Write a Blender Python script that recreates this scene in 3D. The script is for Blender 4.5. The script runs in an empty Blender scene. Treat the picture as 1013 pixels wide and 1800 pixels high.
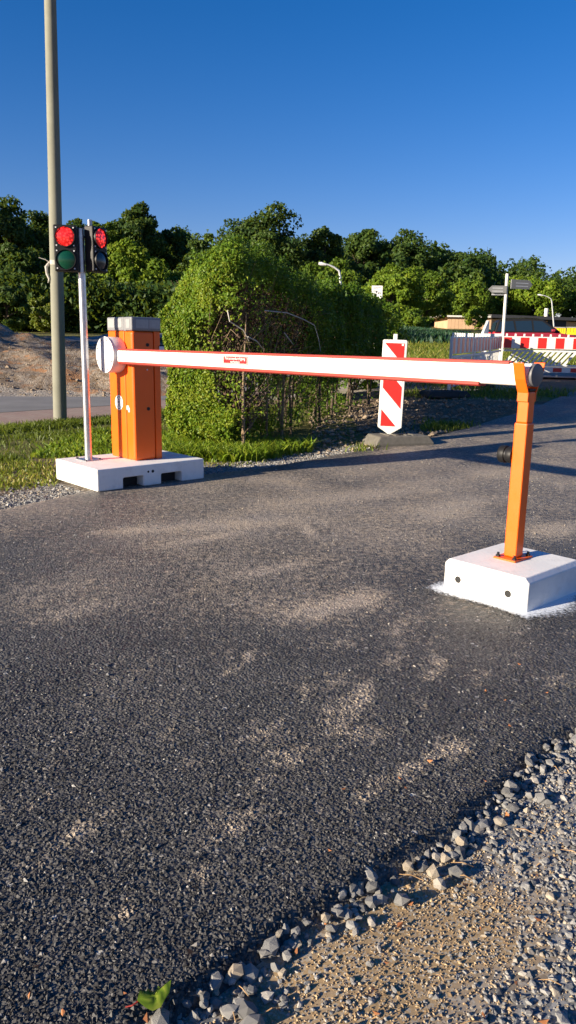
import bpy, bmesh, math, random
import numpy as np
from mathutils import Vector, Matrix

# ------------------------------------------------------------------ camera, sky, sun, exposure
S = bpy.context.scene
COL = S.collection
H = 1.12
F = 1320.0
PITCH = math.radians(12.6)
ROLL = math.radians(1.0)
_fw = np.array([0, math.cos(PITCH), -math.sin(PITCH)])
_u0 = np.array([0, math.sin(PITCH), math.cos(PITCH)])
_X = np.array([1.0, 0, 0])
_R = _X * math.cos(ROLL) + _u0 * math.sin(ROLL)
_U = _u0 * math.cos(ROLL) - _X * math.sin(ROLL)
_C = np.array([0, 0, H])
cam_d = bpy.data.cameras.new('camera')
cam_d.sensor_fit = 'VERTICAL'
cam_d.sensor_height = 24.0
cam_d.lens = 24.0 * F / 1800.0
cam_d.clip_start = 0.05
cam_d.clip_end = 6000
cam = bpy.data.objects.new('camera', cam_d)
COL.objects.link(cam)
cam.matrix_world = Matrix(((_R[0], _U[0], -_fw[0], 0), (_R[1], _U[1], -_fw[1], 0), (_R[2], _U[2], -_fw[2], H), (0, 0, 0, 1)))
S.camera = cam

SUN_AZ = math.radians(30.0)      # shadows run this far forward of +X
SUN_EL = math.radians(15.5)
W = bpy.data.worlds.new('World')
S.world = W
W.use_nodes = True
wn = W.node_tree
sky = wn.nodes.new('ShaderNodeTexSky')
sky.sky_type = 'NISHITA'
sky.sun_disc = False
sky.sun_elevation = SUN_EL
sky.sun_rotation = math.atan2(-math.cos(SUN_AZ), -math.sin(SUN_AZ))
sky.air_density = 1.0
sky.dust_density = 0.25
sky.ozone_density = 3.0
hs = wn.nodes.new('ShaderNodeHueSaturation')
hs.inputs['Saturation'].default_value = 1.38
wn.links.new(sky.outputs[0], hs.inputs['Color'])
tint = wn.nodes.new('ShaderNodeMix')
tint.data_type = 'RGBA'
tint.blend_type = 'MULTIPLY'
tint.inputs[0].default_value = 1.0
tint.inputs[7].default_value = (1.05, .84, 1.12, 1)
wn.links.new(hs.outputs[0], tint.inputs[6])
wn.links.new(tint.outputs[2], wn.nodes['Background'].inputs[0])
wn.nodes['Background'].inputs[1].default_value = 0.055

sun_l = bpy.data.lights.new('sun', 'SUN')
sun_l.energy = 5.0
sun_l.angle = math.radians(0.5)
sun_l.color = (1.0, 0.87, 0.68)
sun_o = bpy.data.objects.new('sun', sun_l)
COL.objects.link(sun_o)
sun_o.location = (-20, -12, 10)
sun_o.rotation_euler = Vector((math.cos(SUN_AZ) * math.cos(SUN_EL), math.sin(SUN_AZ) * math.cos(SUN_EL), -math.sin(SUN_EL))).to_track_quat('-Z', 'Y').to_euler()

S.render.engine = 'CYCLES'
S.view_settings.view_transform = 'Standard'
S.view_settings.look = 'None'
S.view_settings.exposure = 1.25
S.view_settings.gamma = 1.0
S.view_settings.use_curve_mapping = False
S.cycles.max_bounces = 6
S.cycles.transparent_max_bounces = 8

rng = np.random.default_rng(7)
random.seed(7)
PI = math.pi
# ground axes of the barrier: local x along the road, local y across it
ANG = math.atan2(0.673, 0.739)
A1 = np.array([-1.446, 5.587])
UD = np.array([math.cos(ANG), math.sin(ANG)])
WD = np.array([-UD[1], UD[0]])


def uw(u, w):
    p = A1 + UD * u + WD * w
    return float(p[0]), float(p[1])


def to_uw(x, y):
    dx, dy = x - A1[0], y - A1[1]
    return dx * UD[0] + dy * UD[1], dx * WD[0] + dy * WD[1]


# ------------------------------------------------------------------ terrain height
def sstep(a, b, x):
    t = np.clip((np.asarray(x, float) - a) / (b - a), 0, 1)
    return t * t * (3 - 2 * t)


_tab = rng.random((256, 256))


def vnoise(x, y):
    x = np.asarray(x, float)
    y = np.asarray(y, float)
    xi = np.floor(x).astype(int)
    yi = np.floor(y).astype(int)
    fx = x - xi
    fy = y - yi
    fx = fx * fx * (3 - 2 * fx)
    fy = fy * fy * (3 - 2 * fy)
    g = lambda i, j: _tab[i & 255, j & 255]
    return (g(xi, yi) * (1 - fx) + g(xi + 1, yi) * fx) * (1 - fy) + (g(xi, yi + 1) * (1 - fx) + g(xi + 1, yi + 1) * fx) * fy


def fbm(x, y, o=4):
    s = 0
    a = 0.5
    for k in range(o):
        s = s + a * vnoise(x * 2 ** k + 17.3 * k, y * 2 ** k + 5.1 * k)
        a *= 0.5
    return s - 0.5


def height(x, y):
    x = np.asarray(x, float)
    y = np.asarray(y, float)
    zr = np.interp(y, [-50, 7.5, 10, 13, 16, 19, 25, 30, 45, 60, 100, 200], [0, 0, .1, .28, .37, .42, .72, 1.12, 1.75, 2.3, 3.4, 6])
    yb = 15.5 + 0.15 * (x + 4) + 0.5 * fbm(x * .5, y * .2)
    t = y - yb
    zl = np.interp(t, [-100, 0, .5, 1.3, 2.2, 3.4, 5.5, 12, 30, 60, 110, 200], [0, 0, .06, .16, .5, .68, .95, 1.1, 1.55, 2.2, 3.4, 6])
    ang = x / np.maximum(y, 5)
    m = sstep(-2, 2.6, x - np.maximum(y - 18, 0) * 0.02)
    z = zl * (1 - m) + zr * m
    bump = sstep(0, .6, t) * (1 - m) * (1 - sstep(9, 14, t))
    z = z + bump * (0.48 * fbm(x * 1.1, y * 1.7, 5) + .14 * fbm(x * 5, y * 5, 3))
    # left mound
    z = z + 0.75 * np.exp(-((x + 9.6) / 2.6) ** 2 - ((y - 20.5) / 2.2) ** 2)
    # wooded hill
    prof = np.interp(ang, [-.6, -.38, -.2, -.05, .1, .2, .28, .36, .6], [.85, .72, .62, .50, .50, .40, .25, .09, .0])
    z = z + 20 * prof * sstep(100, 205, y) + 0.6 * fbm(x * .05, y * .05) * sstep(60, 110, y)
    dip = sstep(8.5, 10.5, x) * (1 - sstep(68, 78, y)) * sstep(19, 23, y)
    z = z * (1 - dip) + (.42 + (y - 19) * .0245) * dip
    # soil beside the hedge
    soil = sstep(1.0, 2.2, x) * sstep(.55, 1.3, to_uw(x, y)[1]) * (1 - sstep(13, 16, y))
    z = z + soil * (.16 * fbm(x * 1.7, y * 1.7, 5) + .03)
    return z


def raydir(px, py):
    return _fw + _R * (px - 506.5) / F - _U * (py - 900) / F


def on_ground(px, py):
    """world point where the ground is seen at a place of the photograph"""
    d = raydir(px, py)
    lo = 0.5
    t = lo
    while t < 400:
        p = _C + d * t
        if p[2] < float(height(p[0], p[1])):
            break
        t *= 1.01
    a, b = t / 1.01, t
    for _ in range(25):
        m = (a + b) / 2
        p = _C + d * m
        if p[2] < float(height(p[0], p[1])):
            b = m
        else:
            a = m
    return _C + d * a


def at(px, py, Y):
    d = raydir(px, py)
    return _C + d * Y / d[1]


# ------------------------------------------------------------------ node helpers
class NT:
    def __init__(s, name):
        s.m = bpy.data.materials.new(name)
        s.m.use_nodes = True
        s.t = s.m.node_tree
        s.p = s.t.nodes['Principled BSDF']
        s.out = s.t.nodes['Material Output']

    def n(s, typ, props=None, **inp):
        nd = s.t.nodes.new('ShaderNode' + typ)
        for k, v in (props or {}).items():
            setattr(nd, k, v)
        for k, v in inp.items():
            k = k.replace('_', ' ')
            key = int(k[1:]) if k[0] == 'i' and k[1:].isdigit() else k
            s.set(nd, key, v)
        return nd

    def set(s, nd, key, v):
        sock = nd.inputs[key]
        if isinstance(v, bpy.types.NodeSocket):
            s.t.links.new(v, sock)
        else:
            if isinstance(v, tuple) and len(v) == 3 and sock.type == 'RGBA':
                v = v + (1,)
            sock.default_value = v

    def coord(s, which='Object'):
        return s.n('TexCoord').outputs[which]

    def noise(s, vec, scale, detail=4, rough=.6, dist=0):
        return s.n('TexNoise', Vector=vec, Scale=scale, Detail=detail, Roughness=rough, Distortion=dist).outputs['Fac']

    def ramp(s, fac, stops, interp='LINEAR'):
        r = s.n('ValToRGB', i0=fac)
        cr = r.color_ramp
        cr.interpolation = interp
        while len(cr.elements) < len(stops):
            cr.elements.new(0.5)
        for e, (p, c) in zip(cr.elements, stops):
            e.position = p
            e.color = (c, c, c, 1) if isinstance(c, (int, float)) else tuple(c) + (1,)
        return r.outputs[0]

    def math(s, op, a, b=0.0, clamp=False):
        return s.n('Math', dict(operation=op, use_clamp=clamp), i0=a, i1=b).outputs[0]

    def mix(s, fac, a, b, blend='MIX'):
        nd = s.n('Mix', dict(data_type='RGBA', blend_type=blend))
        s.set(nd, 0, fac)
        s.set(nd, 6, a)
        s.set(nd, 7, b)
        return nd.outputs[2]

    def attr(s, name):
        return s.n('Attribute', dict(attribute_name=name))

    def bump(s, h, strength=.5, dist=.01, normal=None):
        nd = s.n('Bump', Height=h, Strength=strength, Distance=dist)
        if normal is not None:
            s.set(nd, 'Normal', normal)
        return nd.outputs[0]


def simple(name, col, rough=.55, metal=0.0, var=.12, vscale=6.0, bump=0.0, bscale=80.0, coat=0.0, dirt=0.0, spec=.5):
    k = NT(name)
    c = k.coord()
    f = k.noise(c, vscale, 5)
    lo = tuple(max(0, x * (1 - var)) for x in col)
    hi = tuple(min(1, x * (1 + var)) for x in col)
    cc = k.ramp(f, [(.3, lo), (.7, hi)])
    if dirt:
        g = k.noise(c, vscale * 2.3, 8, .7)
        dm = k.ramp(g, [(.5, 0.0), (.75, 1.0)])
        cc = k.mix(k.math('MULTIPLY', dm, dirt), cc, (.16, .13, .10))
    k.set(k.p, 'Base Color', cc)
    k.set(k.p, 'Roughness', k.math('ADD', k.math('MULTIPLY', k.noise(c, vscale * 3, 3), .2), rough - .1))
    k.p.inputs['Metallic'].default_value = metal
    k.p.inputs['Specular IOR Level'].default_value = spec
    if coat:
        k.p.inputs['Coat Weight'].default_value = coat
        k.p.inputs['Coat Roughness'].default_value = .15
    if bump:
        k.set(k.p, 'Normal', k.bump(k.noise(c, bscale, 4), .5, bump))
    return k.m


def leaf_mat(name, c1, c2, c3, trans=.35, rough=.5, spec=.3):
    k = NT(name)
    a = k.attr('tint').outputs['Fac']
    col = k.ramp(a, [(0, c1), (.55, c2), (1, c3)])
    k.set(k.p, 'Base Color', col)
    k.p.inputs['Roughness'].default_value = rough
    k.p.inputs['Specular IOR Level'].default_value = spec
    tr = k.n('BsdfTranslucent', Color=k.mix(.55, col, (.30, .36, .02), 'MIX'))
    mx = k.n('MixShader', i0=trans)
    k.t.links.new(k.p.outputs[0], mx.inputs[1])
    k.t.links.new(tr.outputs[0], mx.inputs[2])
    k.t.links.new(mx.outputs[0], k.out.inputs[0])
    return k.m


MAT = {}
MAT['white_conc'] = simple('white_painted_concrete', (.78, .77, .74), .65, var=.05, vscale=5, bump=.0022, bscale=70, dirt=.22)
MAT['orange'] = simple('orange_powder_coat', (.84, .118, .004), .38, var=.03, vscale=3, bump=.0003, bscale=500)
MAT['white_alu'] = simple('white_lacquered_aluminium', (.80, .78, .74), .3, var=.02, vscale=3)
MAT['red_rubber'] = simple('red_edge_rubber', (.30, .030, .018), .5, var=.1)
MAT['grey_alu'] = simple('light_grey_aluminium', (.62, .62, .63), .4, var=.04, vscale=8)
MAT['cap_grey'] = simple('grey_lamp_cover', (.20, .205, .215), .4, var=.05)
MAT['cap_lens'] = simple('milky_lamp_window', (.30, .305, .31), .3, var=.08, vscale=30)
MAT['cap_dark'] = simple('dark_grey_cap', (.10, .10, .11), .5)
MAT['arrow_grey'] = simple('dull_sign_back', (.17, .175, .175), .6)
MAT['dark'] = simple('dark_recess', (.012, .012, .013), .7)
MAT['black_pl'] = simple('black_plastic', (.010, .010, .011), .5, spec=.25)
MAT['bolt'] = simple('black_bolt', (.03, .03, .032), .4, metal=.6)
MAT['steel'] = simple('zinc_steel', (.55, .56, .58), .35, metal=.9, var=.15, vscale=25)
MAT['conc_pole'] = simple('weathered_concrete_pole', (.20, .20, .155), .85, var=.12, vscale=3, bump=.002, bscale=90, dirt=.15)
MAT['rubber'] = simple('recycled_rubber', (.12, .11, .092), .85, var=.2, vscale=20, bump=.003, bscale=160)
MAT['rubber_dark'] = simple('dark_rubber', (.03, .03, .03), .8, var=.2, vscale=20)
MAT['sign_red'] = simple('reflective_red', (.55, .02, .015), .4, var=.08, vscale=20, dirt=.03)
MAT['sign_white'] = simple('reflective_white', (.74, .74, .73), .4, var=.04, vscale=15, dirt=.03)
MAT['plastic_white'] = simple('white_plastic', (.66, .65, .60), .5, var=.06, vscale=8, dirt=.2)
MAT['pole_grey'] = simple('galvanised_pole', (.50, .51, .51), .45, metal=.3, var=.08)
MAT['print_dark'] = simple('dark_print', (.03, .03, .03), .6)
MAT['sticker_red'] = simple('red_sticker', (.62, .012, .015), .4, var=.04)
MAT['cloth'] = simple('grey_cloth', (.42, .39, .34), .9, var=.2, vscale=20)
MAT['bark'] = simple('bark', (.085, .062, .042), .9, var=.3, vscale=9, bump=.01, bscale=30)
MAT['twig'] = simple('dry_twig', (.20, .14, .085), .85, var=.3, vscale=15)
MAT['asph_far'] = simple('worn_asphalt', (.17, .165, .16), .85, var=.18, vscale=1.3, bump=.004, bscale=120)
MAT['brick_wall'] = simple('tan_board_wall', (.50, .33, .20), .8, var=.12, vscale=.8)
MAT['roof_dark'] = simple('flat_roof_felt', (.10, .095, .09), .8, var=.2, vscale=.5)
MAT['fascia'] = simple('pale_fascia', (.6, .58, .53), .6)
MAT['yellow'] = simple('yellow_banner', (.85, .62, .015), .6, var=.05, vscale=2)
MAT['yellow_dk'] = simple('ochre_print', (.55, .33, .01), .6)
MAT['orange_logo'] = simple('orange_print', (.80, .30, .10), .6)
MAT['car_red'] = simple('dark_red_car_paint', (.26, .012, .030), .3, var=.02, coat=.8)
MAT['glass'] = simple('dark_car_glass', (.010, .022, .042), .22, var=.02, spec=.12)
MAT['alu_rim'] = simple('rim', (.5, .5, .52), .35, metal=.8)

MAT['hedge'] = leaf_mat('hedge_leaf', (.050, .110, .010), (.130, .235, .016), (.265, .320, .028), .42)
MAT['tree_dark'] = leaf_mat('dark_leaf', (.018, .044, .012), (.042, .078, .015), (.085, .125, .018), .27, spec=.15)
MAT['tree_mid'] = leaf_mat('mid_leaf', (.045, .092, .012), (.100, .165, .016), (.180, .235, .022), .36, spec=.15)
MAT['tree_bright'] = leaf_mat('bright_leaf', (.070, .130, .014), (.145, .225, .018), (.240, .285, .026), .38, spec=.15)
MAT['bush_yellow'] = leaf_mat('yellowish_leaf', (.06, .10, .012), (.12, .16, .018), (.21, .21, .025), .35)
MAT['grass'] = leaf_mat('grass_blade', (.065, .095, .014), (.15, .20, .020), (.36, .30, .08), .35)
MAT['weed'] = leaf_mat('weed_leaf', (.08, .14, .012), (.17, .27, .018), (.32, .36, .04), .42)
MAT['crop'] = leaf_mat('crop_leaf', (.014, .045, .022), (.022, .065, .030), (.035, .085, .035), .2)
MAT['fallen'] = leaf_mat('fallen_leaf', (.05, .10, .01), (.17, .27, .02), (.33, .38, .05), .3)


def lens(name, col, emit):
    k = NT(name)
    c = k.coord()
    v = k.n('TexVoronoi', Vector=c, Scale=48.0)
    f = k.ramp(v.outputs['Distance'], [(.10, 1.0), (.55, .07)])
    k.set(k.p, 'Base Color', col)
    k.p.inputs['Roughness'].default_value = .2
    if emit:
        k.set(k.p, 'Emission Color', (1.0, .035, .03))
        k.set(k.p, 'Emission Strength', k.math('MULTIPLY', f, emit))
    return k.m


MAT['lens_red'] = lens('lit_red_lens', (.55, .012, .010), 1.0)
MAT['lens_green'] = lens('unlit_green_lens', (.004, .050, .026), 0)
MAT['lens_dark'] = lens('unlit_dark_lens', (.012, .02, .03), 0)


def stone_mat(name):
    k = NT(name)
    a = k.attr('tint').outputs['Fac']
    r = k.n('ObjectInfo').outputs['Random']
    q = k.math('FRACT', k.math('ADD', a, r))
    col = k.ramp(q, [(0, (.13, .128, .125)), (.25, (.23, .225, .215)), (.5, (.32, .31, .29)), (.72, (.20, .198, .195)), (.86, (.40, .33, .24)), (1, (.42, .40, .37))])
    f = k.noise(k.coord(), 120, 4)
    col = k.mix(.5, col, k.ramp(f, [(.3, .45), (.7, 1.0)]), 'MULTIPLY')
    k.set(k.p, 'Base Color', col)
    k.p.inputs['Roughness'].default_value = .8
    k.set(k.p, 'Normal', k.bump(f, .6, .003))
    return k.m


MAT['stone'] = stone_mat('crushed_stone')


def grain_mat():
    k = NT('asphalt_grain')
    a = k.attr('tint').outputs['Fac']
    col = k.ramp(a, [(0, (.016, .016, .017)), (.55, (.042, .041, .041)), (.9, (.080, .078, .075)), (.985, (.14, .133, .125)), (1, (.38, .36, .33))])
    c = k.coord()
    m = k.math('ADD', k.attr('dust').outputs['Fac'], k.math('MULTIPLY', k.math('SUBTRACT', k.noise(c, 26, 7, .75), .5), 2.1))
    col = k.mix(k.math('MULTIPLY', k.ramp(m, [(.28, 0.0), (.80, 1.0)]), .85), col, (.42, .345, .26))
    k.set(k.p, 'Base Color', col)
    k.p.inputs['Roughness'].default_value = .6
    k.p.inputs['Specular IOR Level'].default_value = .3
    return k.m


MAT['grain'] = grain_mat()


def asphalt():
    k = NT('fresh_asphalt')
    c = k.coord()
    d = k.attr('dust').outputs['Fac']
    v1 = k.n('TexVoronoi', Vector=c, Scale=105.0)
    v2 = k.n('TexVoronoi', Vector=c, Scale=46.0)
    cell = k.n('SeparateColor', Color=v1.outputs['Color']).outputs[0]
    cell2 = k.n('SeparateColor', Color=v2.outputs['Color']).outputs[1]
    base = k.ramp(cell, [(0, (.020, .020, .021)), (.55, (.045, .044, .044)), (.9, (.072, .070, .067)), (.985, (.11, .105, .10)), (1, (.24, .23, .22))])
    big = k.noise(c, .9, 6, .65, .6)
    fine = k.noise(c, 26, 7, .75)
    # thin film of grey dust everywhere, thicker in noise patches
    film = k.math('MULTIPLY', k.ramp(big, [(.32, 0.0), (.7, 1.0)]), .30)
    base = k.mix(film, base, (.24, .225, .20))
    m = k.math('ADD', d, k.math('MULTIPLY', k.math('SUBTRACT', fine, .5), 2.1))
    dm = k.math('MULTIPLY', k.ramp(m, [(.26, 0.0), (.80, 1.0)]), .86)
    dustc = k.ramp(k.noise(c, 4, 5), [(.3, (.33, .285, .24)), (.7, (.46, .37, .27))])
    base = k.mix(dm, base, dustc)
    spk = k.math('MULTIPLY', k.math('GREATER_THAN', cell2, .985), k.math('LESS_THAN', v2.outputs['Distance'], .36))
    base = k.mix(k.math('MULTIPLY', spk, .8), base, (.36, .35, .33))
    base = k.mix(1.0, base, k.ramp(k.noise(c, 48, 8, .8), [(.28, .42), (.5, .95), (.72, 1.75)]), 'MULTIPLY')
    k.set(k.p, 'Base Color', base)
    k.set(k.p, 'Roughness', k.math('ADD', k.math('MULTIPLY', dm, .3), .58))
    k.p.inputs['Specular IOR Level'].default_value = .35
    hgt = k.math('ADD', k.math('MULTIPLY', v1.outputs['Distance'], -1.0), k.math('MULTIPLY', k.noise(c, 55, 3), 1.2))
    hgt = k.math('MULTIPLY', hgt, k.math('SUBTRACT', 1.0, k.math('MULTIPLY', dm, .6)))
    k.set(k.p, 'Normal', k.bump(hgt, .7, .0075, k.bump(k.noise(c, 16, 4, .7), .5, .012, k.bump(big, .35, .03))))
    return k.m


MAT['asphalt'] = asphalt()


def ground_mat():
    k = NT('ground_cover')
    c = k.coord()
    n1 = k.noise(c, 1.7, 7, .7, .4)
    n2 = k.noise(c, 22, 6, .7)
    n3 = k.noise(c, 6, 7, .75, .8)
    vo = k.n('TexVoronoi', Vector=c, Scale=38.0)
    cell = k.n('SeparateColor', Color=vo.outputs['Color']).outputs[0]
    soil = k.mix(n3, (.10, .068, .042), (.26, .19, .125))
    soil = k.mix(k.math('MULTIPLY', k.ramp(n2, [(.52, 0.0), (.7, 1.0)]), .6), soil, (.30, .25, .19))
    grav = k.ramp(cell, [(0, (.15, .135, .12)), (.5, (.30, .27, .235)), (1, (.46, .42, .36))])
    grav = k.mix(k.ramp(n3, [(.4, 0.0), (.65, .8)]), grav, (.34, .28, .215))
    grs = k.mix(n3, (.060, .070, .020), (.22, .20, .060))
    straw = k.mix(n2, (.20, .16, .075), (.33, .27, .13))
    grs = k.mix(k.ramp(n1, [(.5, 0.0), (.72, .8)]), grs, straw)
    crop = k.mix(n3, (.012, .045, .022), (.022, .068, .032))
    e = lambda nm, amt=.9: k.ramp(k.math('ADD', k.attr(nm).outputs['Fac'], k.math('MULTIPLY', k.math('SUBTRACT', n3, .5), amt)), [(.4, 0.0), (.6, 1.0)])
    col = k.mix(e('gravel'), soil, grav)
    col = k.mix(e('grassy'), col, grs)
    col = k.mix(e('crop', .2), col, crop)
    col = k.mix(e('forest', .2), col, (.020, .024, .010))
    redsoil = k.ramp(k.math('MULTIPLY', k.attr('bank').outputs['Fac'], k.ramp(n1, [(.5, 0.0), (.62, 1.0)])), [(.2, 0.0), (.8, .75)])
    col = k.mix(redsoil, col, (.36, .17, .07))
    k.set(k.p, 'Base Color', col)
    k.p.inputs['Roughness'].default_value = .95
    k.p.inputs['Specular IOR Level'].default_value = .15
    h = k.math('ADD', k.math('MULTIPLY', n3, 1.0), k.math('MULTIPLY', k.math('SUBTRACT', 1.0, vo.outputs['Distance']), .35))
    k.set(k.p, 'Normal', k.bump(h, .8, .045, k.bump(n2, .6, .012)))
    return k.m


MAT['ground'] = ground_mat()


def shoulder_mat():
    k = NT('sandy_gravel')
    c = k.coord()
    n1 = k.noise(c, 3.2, 6, .65, .5)
    n2 = k.noise(c, 190, 5, .7)
    vo = k.n('TexVoronoi', Vector=c, Scale=210.0)
    vb = k.n('TexVoronoi', Vector=c, Scale=60.0)
    cell = k.n('SeparateColor', Color=vo.outputs['Color']).outputs[0]
    cb = k.n('SeparateColor', Color=vb.outputs['Color']).outputs[0]
    sand = k.mix(n2, (.20, .132, .070), (.52, .37, .20))
    sand = k.mix(k.math('MULTIPLY', k.math('GREATER_THAN', cell, .75), .7), sand, (.40, .36, .29))
    gry = k.ramp(cb, [(0, (.10, .105, .11)), (.5, (.20, .20, .20)), (1, (.33, .325, .31))])
    sa = k.math('ADD', k.attr('sand').outputs['Fac'], k.math('MULTIPLY', k.math('SUBTRACT', n1, .5), 1.2))
    col = k.mix(k.ramp(sa, [(.35, 0.0), (.65, 1.0)]), gry, sand)
    k.set(k.p, 'Base Color', col)
    k.p.inputs['Roughness'].default_value = .95
    k.p.inputs['Specular IOR Level'].default_value = .2
    k.set(k.p, 'Normal', k.bump(n2, .5, .0010))
    return k.m


MAT['shoulder'] = shoulder_mat()


def paving_mat():
    k = NT('red_paving')
    c = k.coord()
    mp = k.n('Mapping', Vector=c)
    mp.inputs['Rotation'].default_value = (0, 0, -.9)
    b = k.n('TexBrick', Vector=mp.outputs[0], Scale=5.0, Color1=(.27, .17, .14), Color2=(.33, .22, .18), Mortar=(.17, .14, .12))
    col = k.mix(k.ramp(k.noise(c, 2.2, 6, .7), [(.45, 0.0), (.7, .6)]), b.outputs[0], (.32, .27, .22))
    k.set(k.p, 'Base Color', col)
    k.p.inputs['Roughness'].default_value = .9
    k.set(k.p, 'Normal', k.bump(b.outputs['Fac'], .5, -.006))
    return k.m


MAT['paving'] = paving_mat()


def spray_mat():
    k = NT('white_overspray')
    c = k.coord()
    a = k.attr('cover').outputs['Fac']
    n = k.noise(c, 75, 6, .7)
    f = k.ramp(k.math('ADD', a, k.math('MULTIPLY', k.math('SUBTRACT', n, .5), 1.1)), [(.32, 0.0), (.62, 1.0)])
    k.set(k.p, 'Base Color', (.70, .74, .78))
    k.p.inputs['Roughness'].default_value = .7
    k.set(k.p, 'Normal', k.bump(n, .6, .006))
    tr = k.n('BsdfTransparent')
    mx = k.n('MixShader', i0=f)
    k.t.links.new(tr.outputs[0], mx.inputs[1])
    k.t.links.new(k.p.outputs[0], mx.inputs[2])
    k.t.links.new(mx.outputs[0], k.out.inputs[0])
    return k.m


MAT['spray'] = spray_mat()


# ------------------------------------------------------------------ object helpers
def tag(o, label=None, cat=None, group=None, kind=None):
    if label:
        o['label'] = label
    if cat:
        o['category'] = cat
    if group:
        o['group'] = group
    if kind:
        o['kind'] = kind
    return o


def link(o, parent=None):
    COL.objects.link(o)
    if parent is not None:
        o.parent = parent
    return o


def thing(name, label, cat, loc=(0, 0, 0), rz=0.0, group=None):
    o = bpy.data.objects.new(name, None)
    o.empty_display_size = .1
    COL.objects.link(o)
    o.location = loc
    o.rotation_euler = (0, 0, rz)
    return tag(o, label, cat, group)


def fast(name, V, Fc, mat, parent=None, attrs=None, smooth=False, mesh_only=False):
    """Fc: (n,3) or (n,4) array of faces"""
    V = np.ascontiguousarray(V, dtype=np.float32)
    Fc = np.ascontiguousarray(Fc, dtype=np.int32)
    me = bpy.data.meshes.new(name)
    n, k = Fc.shape
    me.vertices.add(len(V))
    me.vertices.foreach_set('co', V.ravel())
    me.loops.add(n * k)
    me.loops.foreach_set('vertex_index', Fc.ravel())
    me.polygons.add(n)
    me.polygons.foreach_set('loop_start', np.arange(0, n * k, k, dtype=np.int32))
    me.polygons.foreach_set('use_smooth', np.full(n, smooth, dtype=bool))
    me.update(calc_edges=True)
    for an, av in (attrs or {}).items():
        a = me.attributes.new(an, 'FLOAT', 'POINT')
        a.data.foreach_set('value', np.ascontiguousarray(av, dtype=np.float32))
    me.materials.append(mat)
    if mesh_only:
        return me
    return link(bpy.data.objects.new(name, me), parent)


class MB:
    def __init__(s):
        s.v = []
        s.f = []

    def poly(s, pts, faces):
        b = len(s.v)
        s.v += [tuple(p) for p in pts]
        s.f += [tuple(i + b for i in f) for f in faces]
        return s

    def box(s, x0, x1, y0, y1, z0, z1):
        return s.poly([(x0, y0, z0), (x1, y0, z0), (x1, y1, z0), (x0, y1, z0), (x0, y0, z1), (x1, y0, z1), (x1, y1, z1), (x0, y1, z1)],
                      [(3, 2, 1, 0), (4, 5, 6, 7), (0, 1, 5, 4), (1, 2, 6, 5), (2, 3, 7, 6), (3, 0, 4, 7)])

    def prism(s, pts2, a, b, axis='z'):
        """2-D outline (counter-clockwise) extruded between a and b along an axis"""
        n = len(pts2)
        mk = {'z': lambda p, h: (p[0], p[1], h), 'y': lambda p, h: (p[0], h, p[1]), 'x': lambda p, h: (h, p[0], p[1])}[axis]
        pts = [mk(p, a) for p in pts2] + [mk(p, b) for p in pts2]
        fs = [tuple(range(n - 1, -1, -1)), tuple(range(n, 2 * n))]
        for i in range(n):
            j = (i + 1) % n
            fs.append((i, j, n + j, n + i))
        return s.poly(pts, fs)

    def tube(s, path, rad, seg=10, cap=True):
        P = [Vector(p) for p in path]
        R = rad if isinstance(rad, (list, tuple)) else [rad] * len(P)
        b = len(s.v)
        prev = None
        for i, p in enumerate(P):
            t = (P[min(i + 1, len(P) - 1)] - P[max(i - 1, 0)]).normalized()
            if prev is None:
                a = t.orthogonal().normalized()
            else:
                a = (prev - t * prev.dot(t)).normalized()
            prev = a
            c = t.cross(a)
            for k in range(seg):
                th = 2 * PI * k / seg
                q = p + (a * math.cos(th) + c * math.sin(th)) * R[i]
                s.v.append(tuple(q))
        for i in range(len(P) - 1):
            for k in range(seg):
                k2 = (k + 1) % seg
                s.f.append((b + i * seg + k, b + i * seg + k2, b + (i + 1) * seg + k2, b + (i + 1) * seg + k))
        if cap:
            s.f.append(tuple(b + k for k in range(seg - 1, -1, -1)))
            s.f.append(tuple(b + (len(P) - 1) * seg + k for k in range(seg)))
        return s

    def build(s, name, mat, parent=None, bevel=0.0, seg=2, smooth=False, angle=35, loc=None, rot=None):
        me = bpy.data.meshes.new(name)
        me.from_pydata(s.v, [], s.f)
        bm = bmesh.new()
        bm.from_mesh(me)
        bmesh.ops.recalc_face_normals(bm, faces=bm.faces)
        if bevel:
            es = [e for e in bm.edges if len(e.link_faces) == 2 and e.calc_face_angle(0) > math.radians(angle)]
            bmesh.ops.bevel(bm, geom=es, offset=bevel, segments=seg, profile=.5, affect='EDGES', clamp_overlap=True)
        bm.to_mesh(me)
        bm.free()
        if smooth:
            for p in me.polygons:
                p.use_smooth = True
            try:
                me.set_sharp_from_angle(angle=math.radians(40))
            except Exception:
                pass
        me.materials.append(MAT[mat] if isinstance(mat, str) else mat)
        o = link(bpy.data.objects.new(name, me), parent)
        if loc is not None:
            o.location = loc
        if rot is not None:
            o.rotation_euler = rot
        return o


def cyl(name, mat, parent, p0, p1, r, seg=24, bevel=0.0, r2=None):
    return MB().tube([p0, p1], [r, r if r2 is None else r2], seg).build(name, mat, parent, bevel=bevel, smooth=True)


def unit(v):
    return v / np.maximum(np.linalg.norm(v, axis=-1, keepdims=True), 1e-9)


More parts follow.
